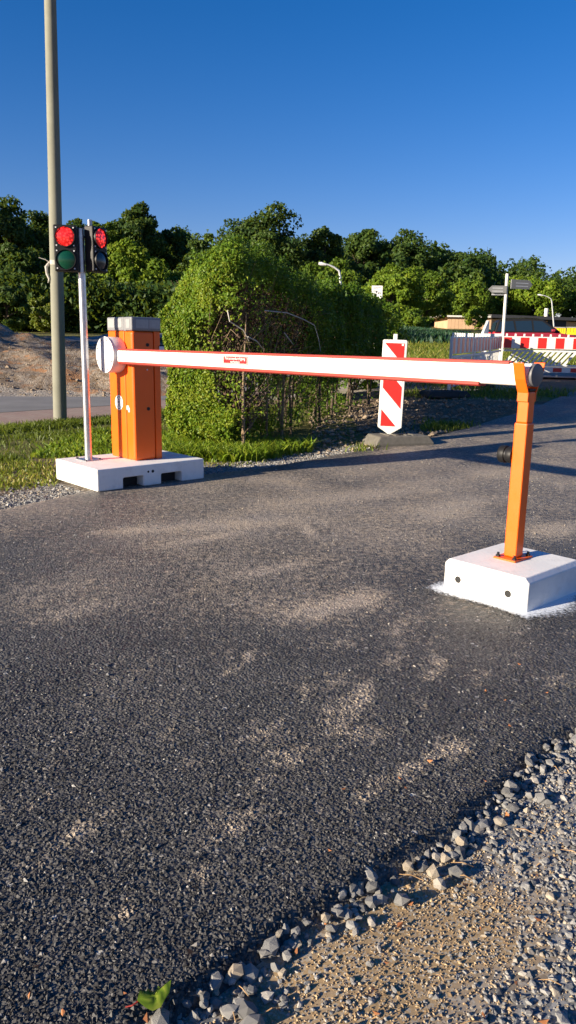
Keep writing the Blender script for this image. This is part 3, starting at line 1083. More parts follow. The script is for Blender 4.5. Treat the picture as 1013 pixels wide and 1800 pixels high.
def barrier():
    loc, L = fr(.57, .39, .17)
    t = thing('barrier_gate', 'orange boom barrier cabinet on the wide block, its long white boom lowered', 'barrier', loc, ANG)

    def bx(u0, u1, w0, w1, z0, z1):
        a = L(u0, w0, z0)
        b = L(u1, w1, z1)
        return MB().box(a[0], b[0], a[1], b[1], a[2], b[2])
    # rear body (the lit side panel is its left face) and front housing, with a recess between them
    bx(.456, .705, .33, .585, .171, 1.20).build('cabinet_body', 'orange', t, bevel=.010, seg=3)
    bx(.464, .700, .29, .335, .171, 1.196).build('recess_panel', 'orange', t)
    bx(.452, .652, .20, .295, .171, 1.20).build('front_housing', 'orange', t, bevel=.022, seg=4)
    bx(.655, .712, .205, .295, .171, 1.20).build('front_door', 'orange', t, bevel=.004)
    # grey lamp band on top
    cap = bx(.452, .708, .325, .589, 1.202, 1.308).build('cap', 'cap_grey', t, bevel=.010, seg=3)
    bx(.447, .716, .194, .297, 1.202, 1.308).build('front_cap', 'cap_grey', t, bevel=.012, seg=3)
    bx(.455, .704, .295, .326, 1.202, 1.305).build('cap_bridge', 'cap_grey', t)
    for q, nm in ((((.449, .455, .35, .572, 1.225, 1.296)), 'lamp_window'), ((.486, .600, .1915, .197, 1.222, 1.290), 'lamp_window'), ((.607, .704, .1915, .197, 1.222, 1.290), 'lamp_window'), ((.4445, .450, .222, .280, 1.222, 1.290), 'lamp_window')):
        bx(*q).build(nm, 'cap_lens', t, bevel=.002)
    # locks, bracket, lifting eye
    for u, z in ((.590, 1.095), (.585, .588)):
        cyl('lock', 'dark', t, L(u, .202, z), L(u, .196, z), .014, 18)
    cyl('lock', 'grey_alu', t, L(.582, .202, .90), L(.582, .197, .90), .006, 12)
    h = bx(.69, .755, .205, .28, 1.065, 1.098).build('handle_bracket', 'black_pl', t, bevel=.006)
    bx(.700, .745, .196, .206, 1.045, 1.085).build('handle_plate', 'grey_alu', t, bevel=.004)
    # padlock hasp in the recess
    MB().box(*[v for p in zip(L(.455, .285, .575), L(.470, .322, .612)) for v in p]).build('hasp', 'grey_alu', t, bevel=.003)
    MB().box(*[v for p in zip(L(.447, .262, .560), L(.460, .283, .598)) for v in p]).build('hasp_staple', 'grey_alu', t, bevel=.003)
    # no-pedestrians sticker
    c = L(.4555, .437, .628)
    st = cyl('pictogram_plate', 'sign_white', t, c, (c[0] - .0022, c[1], c[2]), .062, 40)
    ring = MB()
    n = 40
    pts = []
    for r in (.047, .051):
        pts += [(c[0] - .0032, c[1] + math.cos(2 * PI * i / n) * r, c[2] + math.sin(2 * PI * i / n) * r) for i in range(n)]
    ring.poly(pts, [(i, (i + 1) % n, n + (i + 1) % n, n + i) for i in range(n)])
    ring.build('ring', 'print_dark', st)
    man = MB()

    def limb(a, b, wd):
        a, b = Vector((0, -a[0], a[1])), Vector((0, -b[0], b[1]))
        d = (b - a).normalized()
        s = Vector((0, -d.z, d.y)) * wd
        z = Vector((c[0] - .0034, c[1], c[2]))
        man.poly([z + a + s, z + b + s, z + b - s, z + a - s], [(0, 1, 2, 3)])
    limb((0, .016), (0, -.004), .0055)
    limb((0, -.004), (.010, -.034), .003)
    limb((0, -.004), (-.008, -.034), .003)
    limb((.002, .014), (.014, .002), .0022)
    limb((-.002, .014), (-.012, .000), .0022)
    man.poly([(c[0] - .0034, c[1] + math.cos(i * PI / 6) * .0062, c[2] + .025 + math.sin(i * PI / 6) * .0062) for i in range(12)], [tuple(range(12))])
    man.build('pictogram', 'print_dark', st)
    # hub
    hub = MB()
    p0, p1 = L(.456, .43, 1.012), L(.345, .43, 1.012)
    hub.tube([p0, p1], .141, 56)
    hub = hub.build('hub', 'grey_alu', t, smooth=True, bevel=.004)
    cyl('hub_disc', 'grey_alu', t, L(.344, .43, 1.012), L(.334, .43, 1.012), .143, 56, bevel=.002)
    for i in range(8):
        a = PI / 8 + i * PI / 4
        cyl('disc_bolt', 'bolt', t, L(.334, .43 + .122 * math.cos(a), 1.012 + .122 * math.sin(a)), L(.331, .43 + .122 * math.cos(a), 1.012 + .122 * math.sin(a)), .006, 10)
    # boom: flat oval tube from the hub to beyond the fork
    w0, w1 = .30, -3.318
    uc, zc, hw, hh = .402, 1.004, .036, .050
    prof = []
    for sx, sz, a0 in ((1, 1, 0), (-1, 1, 1), (-1, -1, 2), (1, -1, 3)):
        for i in range(7):
            a = (a0 + i / 6) * PI / 2
            prof.append((uc - .57 + sx * (hw - .022) + .022 * math.cos(a), zc - .17 + sz * (hh - .022) + .022 * math.sin(a)))
    mb = MB()
    mb.prism(prof, w1 - .39, w0 - .39, 'y')
    boom = mb.build('boom', 'white_alu', t, smooth=True)
    bx(uc - .013, uc + .013, w1 + .11, w0 - .02, zc + hh - .003, zc + hh + .009).build('top_edge_strip', 'red_rubber', boom, bevel=.003)
    bx(uc - .026, uc + .026, w1 + .26, w0 - .02, zc - hh - .011, zc - hh + .004).build('bottom_edge_strip', 'red_rubber', boom, bevel=.003)
    bx(uc - .037, uc - .030, w1 + .26, w0 - .02, zc - hh - .006, zc - hh + .010).build('lower_lip', 'red_rubber', boom, bevel=.002)
    bx(uc - .034, uc - .022, w1 + .11, w0 - .02, zc + hh - .005, zc + hh + .006).build('upper_lip', 'red_rubber', boom, bevel=.002)
    cyl('end_cap', 'cap_dark', boom, L(uc, w1 - .001, zc), L(uc, w1 - .018, zc), .052, 40, bevel=.003)
    # sticker
    s0, s1 = -1.088, -1.343
    bx(uc - hw - .0022, uc - hw - .0004, s1, s0, .987, 1.040).build('sticker', 'sticker_red', boom)
    fx = uc - hw - .0026
    for q in ((s1 + .004, s1 + .007, .990, 1.037), (s0 - .007, s0 - .004, .990, 1.037), (s1 + .007, s0 - .007, .990, .9925), (s1 + .007, s0 - .007, 1.0345, 1.037)):
        bx(fx, fx + .0006, *q).build('sticker_frame', 'plastic_white', boom)
    M = Matrix(((0, 0, -1, fx - .57), (-1, 0, 0, (s0 + s1) / 2 - .39), (0, 1, 0, 1.023 - .17), (0, 0, 0, 1)))
    text_mesh('lettering', 'Personendurchgang', .0265, 'sign_white', boom, M)
    M2 = M.copy()
    M2[2][3] = 1.002 - .17
    text_mesh('lettering', 'verboten', .0265, 'sign_white', boom, M2)
    return t


barrier()


def support():
    loc, L = fr(.403, -3.291, .152)
    t = thing('support_post', 'orange forked support post carrying the tip of the white boom', 'post', loc, ANG)

    def bx(u0, u1, w0, w1, z0, z1):
        a, b = L(u0, w0, z0), L(u1, w1, z1)
        return MB().box(a[0], b[0], a[1], b[1], a[2], b[2])
    uc, wc = .403, -3.291
    bx(uc - .078, uc + .078, wc - .058, wc + .058, .1525, .1605).build('base_plate', 'orange', t, bevel=.002)
    for du in (-.060, .060):
        for dw in (-.043, .043):
            p = L(uc + du, wc + dw, .161)
            MB().tube([p, (p[0], p[1], p[2] + .008)], .0115, 6).build('bolt', 'bolt', t)
            MB().tube([(p[0], p[1], p[2] + .008), (p[0], p[1], p[2] + .020)], .0062, 10).build('bolt', 'bolt', t)
    bx(uc - .0325, uc + .0325, wc - .0325, wc + .0325, .161, .79).build('outer_tube', 'orange', t, bevel=.007, seg=3)
    bx(uc - .0275, uc + .0275, wc - .0275, wc + .0275, .79, .93).build('inner_tube', 'orange', t, bevel=.006, seg=3)
    # fork plates: bent outwards then up
    for s in (-1, 1):
        th = .008
        path = [(.028, .885), (.028, .925), (.062, .985), (.086, 1.058)]
        pts = []
        wt = .0275
        for (a, z) in path:
            pts += [L(uc + s * a, wc - wt, z), L(uc + s * a, wc + wt, z), L(uc + s * (a + th), wc + wt, z), L(uc + s * (a + th), wc - wt, z)]
        fs = []
        for i in range(3):
            b = i * 4
            for k in range(4):
                fs.append((b + k, b + (k + 1) % 4, b + 4 + (k + 1) % 4, b + 4 + k))
        fs += [(0, 1, 2, 3), (12, 13, 14, 15)]
        MB().poly(pts, fs).build('fork_plate', 'orange', t, bevel=.003, angle=60)
    bx(uc - .027, uc + .027, wc - .027, wc + .027, .931, .943).build('saddle_pad', 'black_pl', t, bevel=.003)
    # round black magnet housing on the far side of the post
    z = .637
    p0, p1 = L(uc - .005, wc + .0325, z), L(uc - .005, wc + .063, z)
    cyl('magnet_neck', 'black_pl', t, p0, p1, .039, 28, bevel=.003)
    cyl('magnet_ring', 'bolt', t, p1, L(uc - .005, wc + .070, z), .035, 28)
    cyl('magnet_housing', 'black_pl', t, L(uc - .005, wc + .070, z), L(uc - .005, wc + .104, z), .041, 28, bevel=.005)
    return t


support()


def traffic_light():
    loc, L = fr(.192, .497, .17)
    t = thing('traffic_light', 'slim steel pole with two small signal heads showing red, bolted to block', 'traffic light', loc, ANG)
    MB().box(-.075, .075, -.085, .085, .0005, .0075).build('base_plate', 'steel', t, bevel=.002)
    for a in (-1, 1):
        for b in (-1, 1):
            p = (a * .062, b * .072, .008)
            MB().tube([p, (p[0], p[1], .016)], .0105, 6).build('bolt', 'bolt', t)
    # lean of the pole as seen
    R = Matrix.Rotation(-ANG, 3, 'Z')
    topw = Vector(tuple(at(141, 402, 6.08))) - Vector(loc)
    top = R @ topw
    pole = MB().tube([(0, 0, .0076), tuple(top)], .029, 28).build('pole', 'steel', t, smooth=True)
    capz = top + top.normalized() * .006
    MB().tube([tuple(top), tuple(capz)], [.030, .024], 24).build('pole_cap', 'black_pl', t, smooth=True)

    def head(center_px, Y, ndir, lab, green):
        cw = Vector(tuple(at(center_px[0], center_px[1], Y)))
        n = Vector((ndir[0], ndir[1], 0)).normalized()
        r = Vector((-n.y, n.x, 0))      # to the right when seen from the front
        hd_l = R @ (cw - Vector(loc))
        nl, rl = R @ n, R @ r
        # box in (r, n, z)
        Mx = Matrix(((rl.x, nl.x, 0, hd_l.x), (rl.y, nl.y, 0, hd_l.y), (0, 0, 1, hd_l.z), (0, 0, 0, 1)))
        hw, hh = .085, .168
        hd = MB().box(-hw, hw, -.085, 0, -hh, hh).build('signal_head', 'black_pl', t, bevel=.010, seg=3)
        hd.matrix_local = Mx
        tag(hd, lab)
        for zz, m in ((.083, 'lens_red'), (-.083, 'lens_green' if green else 'lens_dark')):
            # bezel ring
            mb = MB()
            nn = 36
            prof = [(.076, 0.0005), (.076, .014), (.070, .014), (.070, 0.0005)]
            pts = [(q[0] * math.cos(2 * PI * i / nn), q[1], zz + q[0] * math.sin(2 * PI * i / nn)) for i in range(nn) for q in prof]
            mb.poly(pts, [(i * 4 + k, ((i + 1) % nn) * 4 + k, ((i + 1) % nn) * 4 + k + 1, i * 4 + k + 1) for i in range(nn) for k in range(3)])
            mb.build('bezel', 'black_pl', hd, smooth=True)
            # lens dome
            pts = [(0, .016, zz)]
            fs = []
            rings = 6
            for j in range(1, rings + 1):
                rr = .0695 * j / rings
                for i in range(nn):
                    pts.append((rr * math.cos(2 * PI * i / nn), .016 - .014 * (j / rings) ** 2, zz + rr * math.sin(2 * PI * i / nn)))
            for i in range(nn):
                fs.append((0, 1 + i, 1 + (i + 1) % nn))
                for j in range(rings - 1):
                    a, b = 1 + j * nn + i, 1 + j * nn + (i + 1) % nn
                    fs.append((a, a + nn, b + nn, b))
            MB().poly(pts, fs).build('lens', m, hd, smooth=True)
            for sx in (-1, 1):
                for sz in (-1, 1):
                    cyl('screw', 'grey_alu', hd, (sx * .064, .0, zz + sz * .064), (sx * .064, .004, zz + sz * .064), .0055, 10)
        return hd, Mx
    h1, M1 = head((115, 436), 5.97, (.12, -1), 'signal head facing the camera, red lamp lit above a green lens', True)
    h2, M2 = head((177, 439), 6.10, (.93, -.42), 'signal head turned to the right, red lamp lit above a dark lens', False)
    # brackets between pole and heads
    for z in (.09, -.09):
        for Mx in (M1, M2):
            c = Mx @ Vector((0, -.05, z))
            ax = Vector((top.x * (c.z / top.z), top.y * (c.z / top.z), c.z))
            d = (c - ax)
            MB().tube([tuple(ax + d.normalized() * .02), tuple(c)], .011, 10).build('bracket', 'black_pl', t)
        MB().tube([tuple(top * ((c.z - .012) / top.z)), tuple(top * ((c.z + .012) / top.z))], .0315, 24).build('clamp_ring', 'steel', t, smooth=True)
    c = M2 @ Vector((-.04, -.06, .172))
    MB().box(c.x - .014, c.x + .014, c.y - .01, c.y + .01, c.z - .004, c.z + .045).build('cable_gland', 'grey_alu', t, bevel=.002)
    # red-brown cable running down behind the pole
    p0 = Vector((.030, .004, .01))
    MB().tube([tuple(p0), tuple(p0 + Vector((top.x * .45, top.y * .45, 1.0)))], .0045, 8).build('cable', 'red_rubber', t)
    return t


traffic_light()


# ================================================================== concrete lamp post
def lamp_post():
    p = on_ground(106, 739)
    b = Vector((p[0], p[1], float(height(p[0], p[1])) - .03))
    tp = Vector(tuple(at(88.5, 0, float(p[1]))))
    d = (tp - b)
    t = thing('lamp_post', 'tall round concrete lamp post standing behind the traffic light', 'lamp post', tuple(b))
    L_ = d / d.z
    post = MB().tube([tuple(L_ * z) for z in (-.3, 0, 1.5, 3.0, 5.5, 7.2)], [.094, .094, .090, .084, .074, .068], 28).build('post', 'conc_pole', t, smooth=True)
    arm = [L_ * 7.2, L_ * 7.6 + Vector((.05, -.1, 0)), L_ * 7.85 + Vector((.25, -.6, 0)), L_ * 7.95 + Vector((.5, -1.2, 0))]
    MB().tube([tuple(q) for q in arm], [.035, .035, .032, .03], 12).build('arm', 'pole_grey', t, smooth=True)
    q = arm[-1]
    MB().box(q.x - .12, q.x + .16, q.y - .5, q.y + .1, q.z - .06, q.z + .05).build('lantern', 'grey_alu', t, bevel=.03)
    # knotted cloth strip
    zc = float(at(92, 462, float(p[1]))[2]) - b.z
    k = L_ * zc
    MB().tube([tuple(k + Vector((0, 0, -.03))), tuple(k + Vector((0, 0, .03)))], .088, 24, cap=False).build('strap', 'cloth', t, smooth=True)
    tail = [k + Vector((-.082, -.03, .0)), k + Vector((-.125, -.05, -.06)), k + Vector((-.12, -.05, -.15)), k + Vector((-.09, -.06, -.22)), k + Vector((-.11, -.06, -.27))]
    MB().tube([tuple(q) for q in tail], [.022, .026, .020, .016, .005], 8).build('strap_end', 'cloth', t, smooth=True)
    tail = [k + Vector((-.08, -.03, .0)), k + Vector((-.13, -.05, .035)), k + Vector((-.22, -.06, .06))]
    MB().tube([tuple(q) for q in tail], [.008, .006, .004], 6).build('strap_end', 'cloth', t)


lamp_post()


# ================================================================== warning beacon and rubber feet
def rubber_foot(name, label, loc, rz, mat, L0=.80, W0=.40, h=.115, group='rubber fence feet'):
    t = thing(name, label, 'rubber foot', loc, rz, group)
    mb = MB()
    a, b = L0 / 2, W0 / 2
    pts = [(-a, -b, 0), (a, -b, 0), (a, b, 0), (-a, b, 0), (-a, -b, h * .35), (a, -b, h * .35), (a, b, h * .35), (-a, b, h * .35),
           (-a * .84, -b * .86, h), (a * .84, -b * .86, h), (a * .84, b * .86, h), (-a * .84, b * .86, h)]
    fs = [(3, 2, 1, 0), (8, 9, 10, 11)]
    for o_ in (0, 4):
        for k in range(4):
            fs.append((o_ + k, o_ + (k + 1) % 4, o_ + 4 + (k + 1) % 4, o_ + 4 + k))
    mb.poly(pts, fs)
    mb.build('foot_body', mat, t, bevel=.012)
    for x in (-.42, -.18, .18, .42):
        MB().box(x * a - .035 * L0, x * a + .035 * L0, -b * .6, b * .6, h - .002, h + .008).build('tread_rib', mat, t, bevel=.003)
    MB().box(-.05, .05, -.05, .05, h - .002, h + .012).build('socket', 'dark', t)
    return t


def beacon():
    p = on_ground(692, 779)
    z = float(height(p[0], p[1])) - .02
    rubber_foot('rubber_foot', 'grey brown rubber foot holding the red and white warning beacon', (p[0] + .05, p[1], z), ANG - .42, 'rubber', .72, .40, .12)
    fz = z + .12
    Y = float(p[1])
    pc_ = at(688, 680, Y)
    t = thing('warning_beacon', 'upright red and white striped beacon panel with pointed lower end', 'warning beacon', (float(p[0]) - .005, Y, fz))
    ctr = Vector((float(pc_[0]) - (float(p[0]) - .005), 0, 0))
    rz = Matrix.Rotation(-.10, 4, 'Z') @ Matrix.Rotation(.020, 4, 'Y')
    ztop = float(at(688, 597, Y)[2]) - fz
    zbot = float(at(688, 751, Y)[2]) - fz
    ztip = float(at(688, 763, Y)[2]) - fz
    hw = .135
    th = .045
    out = [(-hw, ztop - .012), (-hw, zbot), (-.012, ztip), (.012, ztip), (hw, zbot), (hw, ztop - .012), (hw - .012, ztop), (-hw + .012, ztop)]
    Mx = Matrix.Translation(ctr) @ rz
    panel = MB().prism(out, -th / 2, th / 2, 'y').build('panel', 'plastic_white', t, bevel=.006)
    panel.matrix_local = Mx
    # inner sheet and red stripes
    i0, i1, b0, b1 = -.108, .108, zbot + .012, ztop - .035
    f = -th / 2 - .0015
    MB().box(i0, i1, f, f + .001, b0, b1).build('reflective_sheet', 'sign_white', panel)
    sl = 1.07
    hgt_ = (b1 - b0)
    per = .262 * (hgt_ / 1.0)

    def clip(poly, z0, z1):
        def half(pl, test, inter):
            out_ = []
            for i in range(len(pl)):
                a, b = pl[i], pl[(i + 1) % len(pl)]
                if test(a):
                    out_.append(a)
                if test(a) != test(b):
                    out_.append(inter(a, b))
            return out_
        def ix(zc_):
            return lambda a, b: (a[0] + (b[0] - a[0]) * (zc_ - a[1]) / (b[1] - a[1]), zc_)
        pl = half(poly, lambda q: q[1] >= z0, ix(z0))
        return half(pl, lambda q: q[1] <= z1, ix(z1)) if pl else pl
    # boundary heights at the left edge, falling to the right
    zs = [b1 - .008, b1 - .008 - per, b1 - .008 - 2 * per, b1 - .008 - 3 * per]
    for zt, zb in ((zs[0] + .6, zs[0]), (zs[1], zs[2]), (zs[3], zs[3] - .6)):
        q = clip([(i0 + .002, zb), (i1 - .002, zb - sl * (i1 - i0)), (i1 - .002, zt - sl * (i1 - i0)), (i0 + .002, zt)], b0 + .002, b1 - .002)
        if len(q) >= 3:
            MB().poly([(x, f - .0012, zz) for x, zz in q], [tuple(range(len(q)))]).build('red_stripe', 'sign_red', panel)
    MB().box(.075, .098, f - .003, f - .0015, b1 - .028, b1 - .008).build('test_mark', 'sign_white', panel)
    stub = MB().box(-.022, .022, -.02, .02, ztop - .001, ztop + .062).build('stub', 'plastic_white', panel, bevel=.004)
    MB().box(-.02, .02, -.018, .018, -.02, ztip + .03).build('foot_spigot', 'pole_grey', t, loc=ctr)


beacon()


# ================================================================== barrier fences
def fence(P0, P1, label, h=1.0, foot=True, group='red and white barrier fence panels'):
    P0, P1 = np.array(P0, float), np.array(P1, float)
    d = P1 - P0
    L0 = float(np.hypot(*d))
    rz = math.atan2(d[1], d[0])
    z0, z1 = float(height(*P0)), float(height(*P1))
    t = thing('barrier_fence', label, 'barrier fence', (P0[0], P0[1], z0 - .03 + .10), rz, group)
    t.rotation_euler = (0, -math.atan2(z1 - z0, L0), rz)
    h = h - .10
    MB().box(0, L0, -.02, .02, h - .30, h).build('top_board', 'plastic_white', t, bevel=.008)
    MB().box(0, L0, -.02, .02, .03, .16).build('bottom_board', 'plastic_white', t, bevel=.008)
    for x in (.012, L0 - .012):
        MB().box(x - .03, x + .03, -.024, .024, -.06, h - .31 + .30).build('end_post', 'plastic_white', t, bevel=.006)
    MB().box(.03, L0 - .03, -.016, .016, h - .37, h - .325).build('upper_bar', 'plastic_white', t, bevel=.006)
    MB().box(.03, L0 - .03, -.016, .016, .185, .225).build('lower_bar', 'plastic_white', t, bevel=.006)
    pit = .43
    me_peg = me_s1 = me_s2 = me_sl = None
    n = int(L0 / pit) + 1
    for side in (-1, 1):
        for i in range(n):
            x = .02 + i * pit
            x1 = min(x + .215, L0 - .045)
            if x1 - x < .05:
                continue
            x = max(x, .045)
            MB().box(x, x1, side * .0225 - .0015, side * .0225 + .0015, h - .285, h - .025).build('red_stripe', 'sign_red', t)
            MB().box(x, x1, side * .0225 - .0015, side * .0225 + .0015, .045, .145).build('red_stripe', 'sign_red', t)
    k = int(L0 / .215)
    peg = MB().box(-.022, .022, -.016, .016, -.004, .065).build('peg', 'plastic_white', t, bevel=.006)
    peg.location = (.11, 0, h)
    for i in range(1, k):
        q = peg.copy()
        link(q, t)
        q.location = (.11 + i * .215, 0, h)
    zt, zb = h - .37, .225
    sl = MB()
    sl.prism([(0, 0), (.075, 0), (.075 + .26, zt - zb), (.26, zt - zb)], -.012, .012, 'y')
    s0 = sl.build('slat', 'plastic_white', t)
    s0.location = (.05, 0, zb)
    for i in range(1, int((L0 - .42) / .135)):
        q = s0.copy()
        link(q, t)
        q.location = (.05 + i * .135, 0, zb)
    return t


G0 = at(788, 690, 13.2)
fp = [(float(G0[0]), 13.2), (3.66, 15.35), (4.50, 17.4), (5.26, 19.3)]
names = ['barrier fence panel seen at a slant, nearest of the receding row', 'barrier fence panel in the middle of the receding row', 'barrier fence panel at the far end of the receding row, meeting the corner']
for i in range(3):
    a, b = np.array(fp[i]), np.array(fp[i + 1])
    e = (b - a) / np.linalg.norm(b - a) * .03
    fence(a + e, b - e, names[i])
fence((5.30, 19.38), (7.42, 19.2), 'barrier fence panel crossing the road, its left end at the corner')
fence((7.49, 19.19), (9.6, 19.0), 'barrier fence panel running out of the picture on the right')
for (x, y), lab, rz in (((fp[0][0] - .08, fp[0][1] - .05), 'dark rubber foot under the nearest slanted fence panel', .25), ((fp[1][0], fp[1][1]), 'dark rubber foot between the first two slanted fence panels', .3),
                        ((7.45, 19.15), 'dark rubber foot under the crossing fence panels at the right', 1.4)):
    rubber_foot('rubber_foot', lab, (x, y, float(height(x, y)) - .035), rz, 'rubber_dark', .82, .42, .11)
# white board leaning behind the fence
p = at(858, 600, 17.6)
lb = thing('leaning_board', 'white sloping board end showing above the slanted fence', 'board', (float(p[0]), 17.75, float(height(p[0], 17.75))), 1.15)
MB().prism([(-.55, 1.05), (-.55, .95), (.05, .95), (.05, 1.32), (-.02, 1.33)], -.03, .03, 'y').build('board', 'plastic_white', lb, bevel=.008)
MB().box(-.42, -.36, -.025, .025, -.02, .955).build('leg', 'plastic_white', lb)
MB().box(-.06, .0, -.025, .025, -.02, .955).build('leg', 'plastic_white', lb)


# ================================================================== car
def car():
    Y = 29.0
    xr = at(872, 590, Y)
    gx, gy = 12.5, 40.0
    gz = float(height(gx, gy))
    t = thing('parked_car', 'dark red people carrier with dark windows behind the barrier fence', 'car', (gx, gy, gz), -.10)
    # local x forward, y left; length 4.2, width 1.75, height 1.66
    low = [(-2.05, .32), (-2.10, .55), (-2.08, .95), (1.10, .98), (1.95, .84), (2.10, .62), (2.10, .36), (1.7, .22), (-1.7, .22)]
    body = MB().prism(low[::-1], -.86, .86, 'y').build('body', 'car_red', t, bevel=.07, seg=4, angle=25)
    # greenhouse: lofted stations with tumblehome
    base = [(-2.05, .95), (-1.93, 1.45), (-1.80, 1.60), (-.6, 1.67), (.35, 1.62), (1.25, .98)]
    pts = []
    for s in (-1, 1):
        for (x, z) in base:
            y = .84 - .22 * max(0, z - .95) / .7
            pts.append((x, s * y, z))
    n = len(base)
    fs = [tuple(range(n)), tuple(range(2 * n - 1, n - 1, -1))] + [(i, n + i, n + i + 1, i + 1) for i in range(n - 1)] + [(n - 1, 2 * n - 1, n, 0)]
    MB().poly(pts, fs).build('cabin', 'black_pl', t, bevel=.04, seg=3, angle=20)
    yy = lambda z: .84 - .22 * max(0, z - .95) / .7
    MB().poly([(-1.82, -.60, 1.635), (-1.82, .60, 1.635), (-.6, .60, 1.705), (-.6, -.60, 1.705), (.34, .60, 1.655), (.34, -.60, 1.655)], [(0, 3, 2, 1), (3, 5, 4, 2)]).build('roof', 'car_red', t)
    for s in (-1, 1):
        for poly in ([(-1.93, 1.03), (-1.80, 1.48), (-1.15, 1.53), (-1.05, 1.03)], [(-.96, 1.03), (-1.05, 1.53), (-.25, 1.56), (-.18, 1.03)], [(-.10, 1.03), (-.16, 1.56), (.30, 1.53), (.98, 1.03)]):
            q = [(x, s * (yy(z) + .008), z) for x, z in poly]
            MB().poly(q, [(0, 1, 2, 3)]).build('side_window', 'glass', t)
        MB().box(-1.02, -.07, s * .862 - .004, s * .862 + .004, .40, .96).build('door', 'car_red', t, bevel=.003)
        MB().box(-.04, .98, s * .862 - .004, s * .862 + .004, .40, .96).build('door', 'car_red', t, bevel=.003)
        MB().box(.72, .90, s * .93 - .09, s * .93 + .09, 1.02, 1.15).build('mirror', 'car_red', t, bevel=.03)
        MB().box(-2.125, -2.02, s * .70 - .10, s * .70 + .10, .70, .98).build('tail_light', 'sticker_red', t, bevel=.02)
        MB().box(1.93, 2.10, s * .62 - .16, s * .62 + .16, .60, .76).build('headlight', 'cap_lens', t, bevel=.02)
        for x in (-1.35, 1.32):
            w = MB().tube([(x, s * .68, .31), (x, s * .885, .31)], .31, 28).build('wheel', 'rubber_dark', t, bevel=.03, smooth=True)
            cyl('rim', 'alu_rim', w, (x, s * .880, .31), (x, s * .893, .31), .20, 20)
    q = [(-2.045, -.62, 1.05), (-2.045, .62, 1.05), (-1.955, .56, 1.46), (-1.955, -.56, 1.46)]
    MB().poly(q, [(0, 1, 2, 3)]).build('rear_window', 'glass', t)
    q = [(1.20, -.68, 1.04), (1.20, .68, 1.04), (.42, .56, 1.59), (.42, -.56, 1.59)]
    MB().poly(q, [(0, 1, 2, 3)]).build('windscreen', 'glass', t)


car()


# ================================================================== signs and street lamps
def sign_post():
    Y = 27.0
    b = at(881, 640, Y)
    tp = at(892, 481, Y)
    gz = float(height(b[0], Y)) - .05
    t = thing('direction_sign', 'slim white pole with two grey arrow signs above the car', 'signpost', (float(b[0]), Y, gz))
    top = Vector((float(tp[0] - b[0]), 0, float(tp[2]) - gz))
    MB().tube([(0, 0, 0), tuple(top)], .055, 16).build('pole', 'fascia', t, smooth=True)
    o = Vector((float(b[0]), Y, gz))

    def arrow(x0, x1, y0, y1, rz, name):
        c = Vector(tuple(at((x0 + x1) / 2, (y0 + y1) / 2, Y))) - o
        w = abs(x1 - x0) * Y / F
        hh = abs(y1 - y0) * Y / F / 2
        s = 1 if x1 > x0 else -1
        w = w / max(.25, math.cos(rz))
        out = [(-w / 2 * s, -hh), (w / 2 * s - .14 * s, -hh), (w / 2 * s, 0), (w / 2 * s - .14 * s, hh), (-w / 2 * s, hh)]
        a = MB().prism(out if s > 0 else out[::-1], -.02, .02, 'y').build('arrow_sign', 'arrow_grey', t, bevel=.004)
        a.location = c + Vector((0, -.08, 0))
        a.rotation_euler = (0, 0, rz)
        for zz in (.04, -.06):
            MB().box(-w * .28, w * .30, -.0235, -.0215, zz - .014, zz + .014).build('print_line', 'pole_grey', a)
        return a
    arrow(889, 858, 503, 515, 0, '')
    arrow(896, 936, 493, 508, .35, '')
    q = Vector(tuple(at(885, 518, Y))) - o
    MB().box(q.x - .4, q.x + .04, -.02, .02, q.z - .02, q.z + .03).build('sign_rail', 'pole_grey', t)


sign_post()


def street_lamp(px_top, py_top, px_head, py_head, px_base, py_base, Y, label):
    b = at(px_base, py_base, Y)
    gz = float(height(b[0], Y)) - .1
    t = thing('street_lamp', label, 'street lamp', (float(b[0]), Y, gz), group='curved street lamps')
    o = np.array([b[0], Y, gz])
    pt = at(px_top, py_top, Y) - o
    hd = at(px_head, py_head, Y) - o
    z1 = pt[2]
    path = [(0, 0, 0), (pt[0] * .9, 0, z1 * .86), (pt[0] + (hd[0] - pt[0]) * .04, 0, z1 * .95), (pt[0] + (hd[0] - pt[0]) * .28, 0, z1 * 1.0), tuple(pt * .45 + hd * .55 + np.array([0, 0, .02])), tuple(hd)]
    MB().tube(path, [.09, .07, .06, .055, .05, .045], 12).build('pole', 'pole_grey', t, smooth=True)
    e = hd + (hd - pt) * .02
    m = hd * .65 + pt * .35
    MB().tube([tuple(m), tuple(hd * .9 + pt * .1), tuple(e)], [.06, .11, .07], 10).build('lantern', 'grey_alu', t, smooth=True)


street_lamp(598, 470, 561, 463, 603, 560, 45, 'curved grey street lamp rising above the dark hedge')
street_lamp(970, 522, 946, 518, 974, 592, 92, 'curved grey street lamp beside the yellow banners')

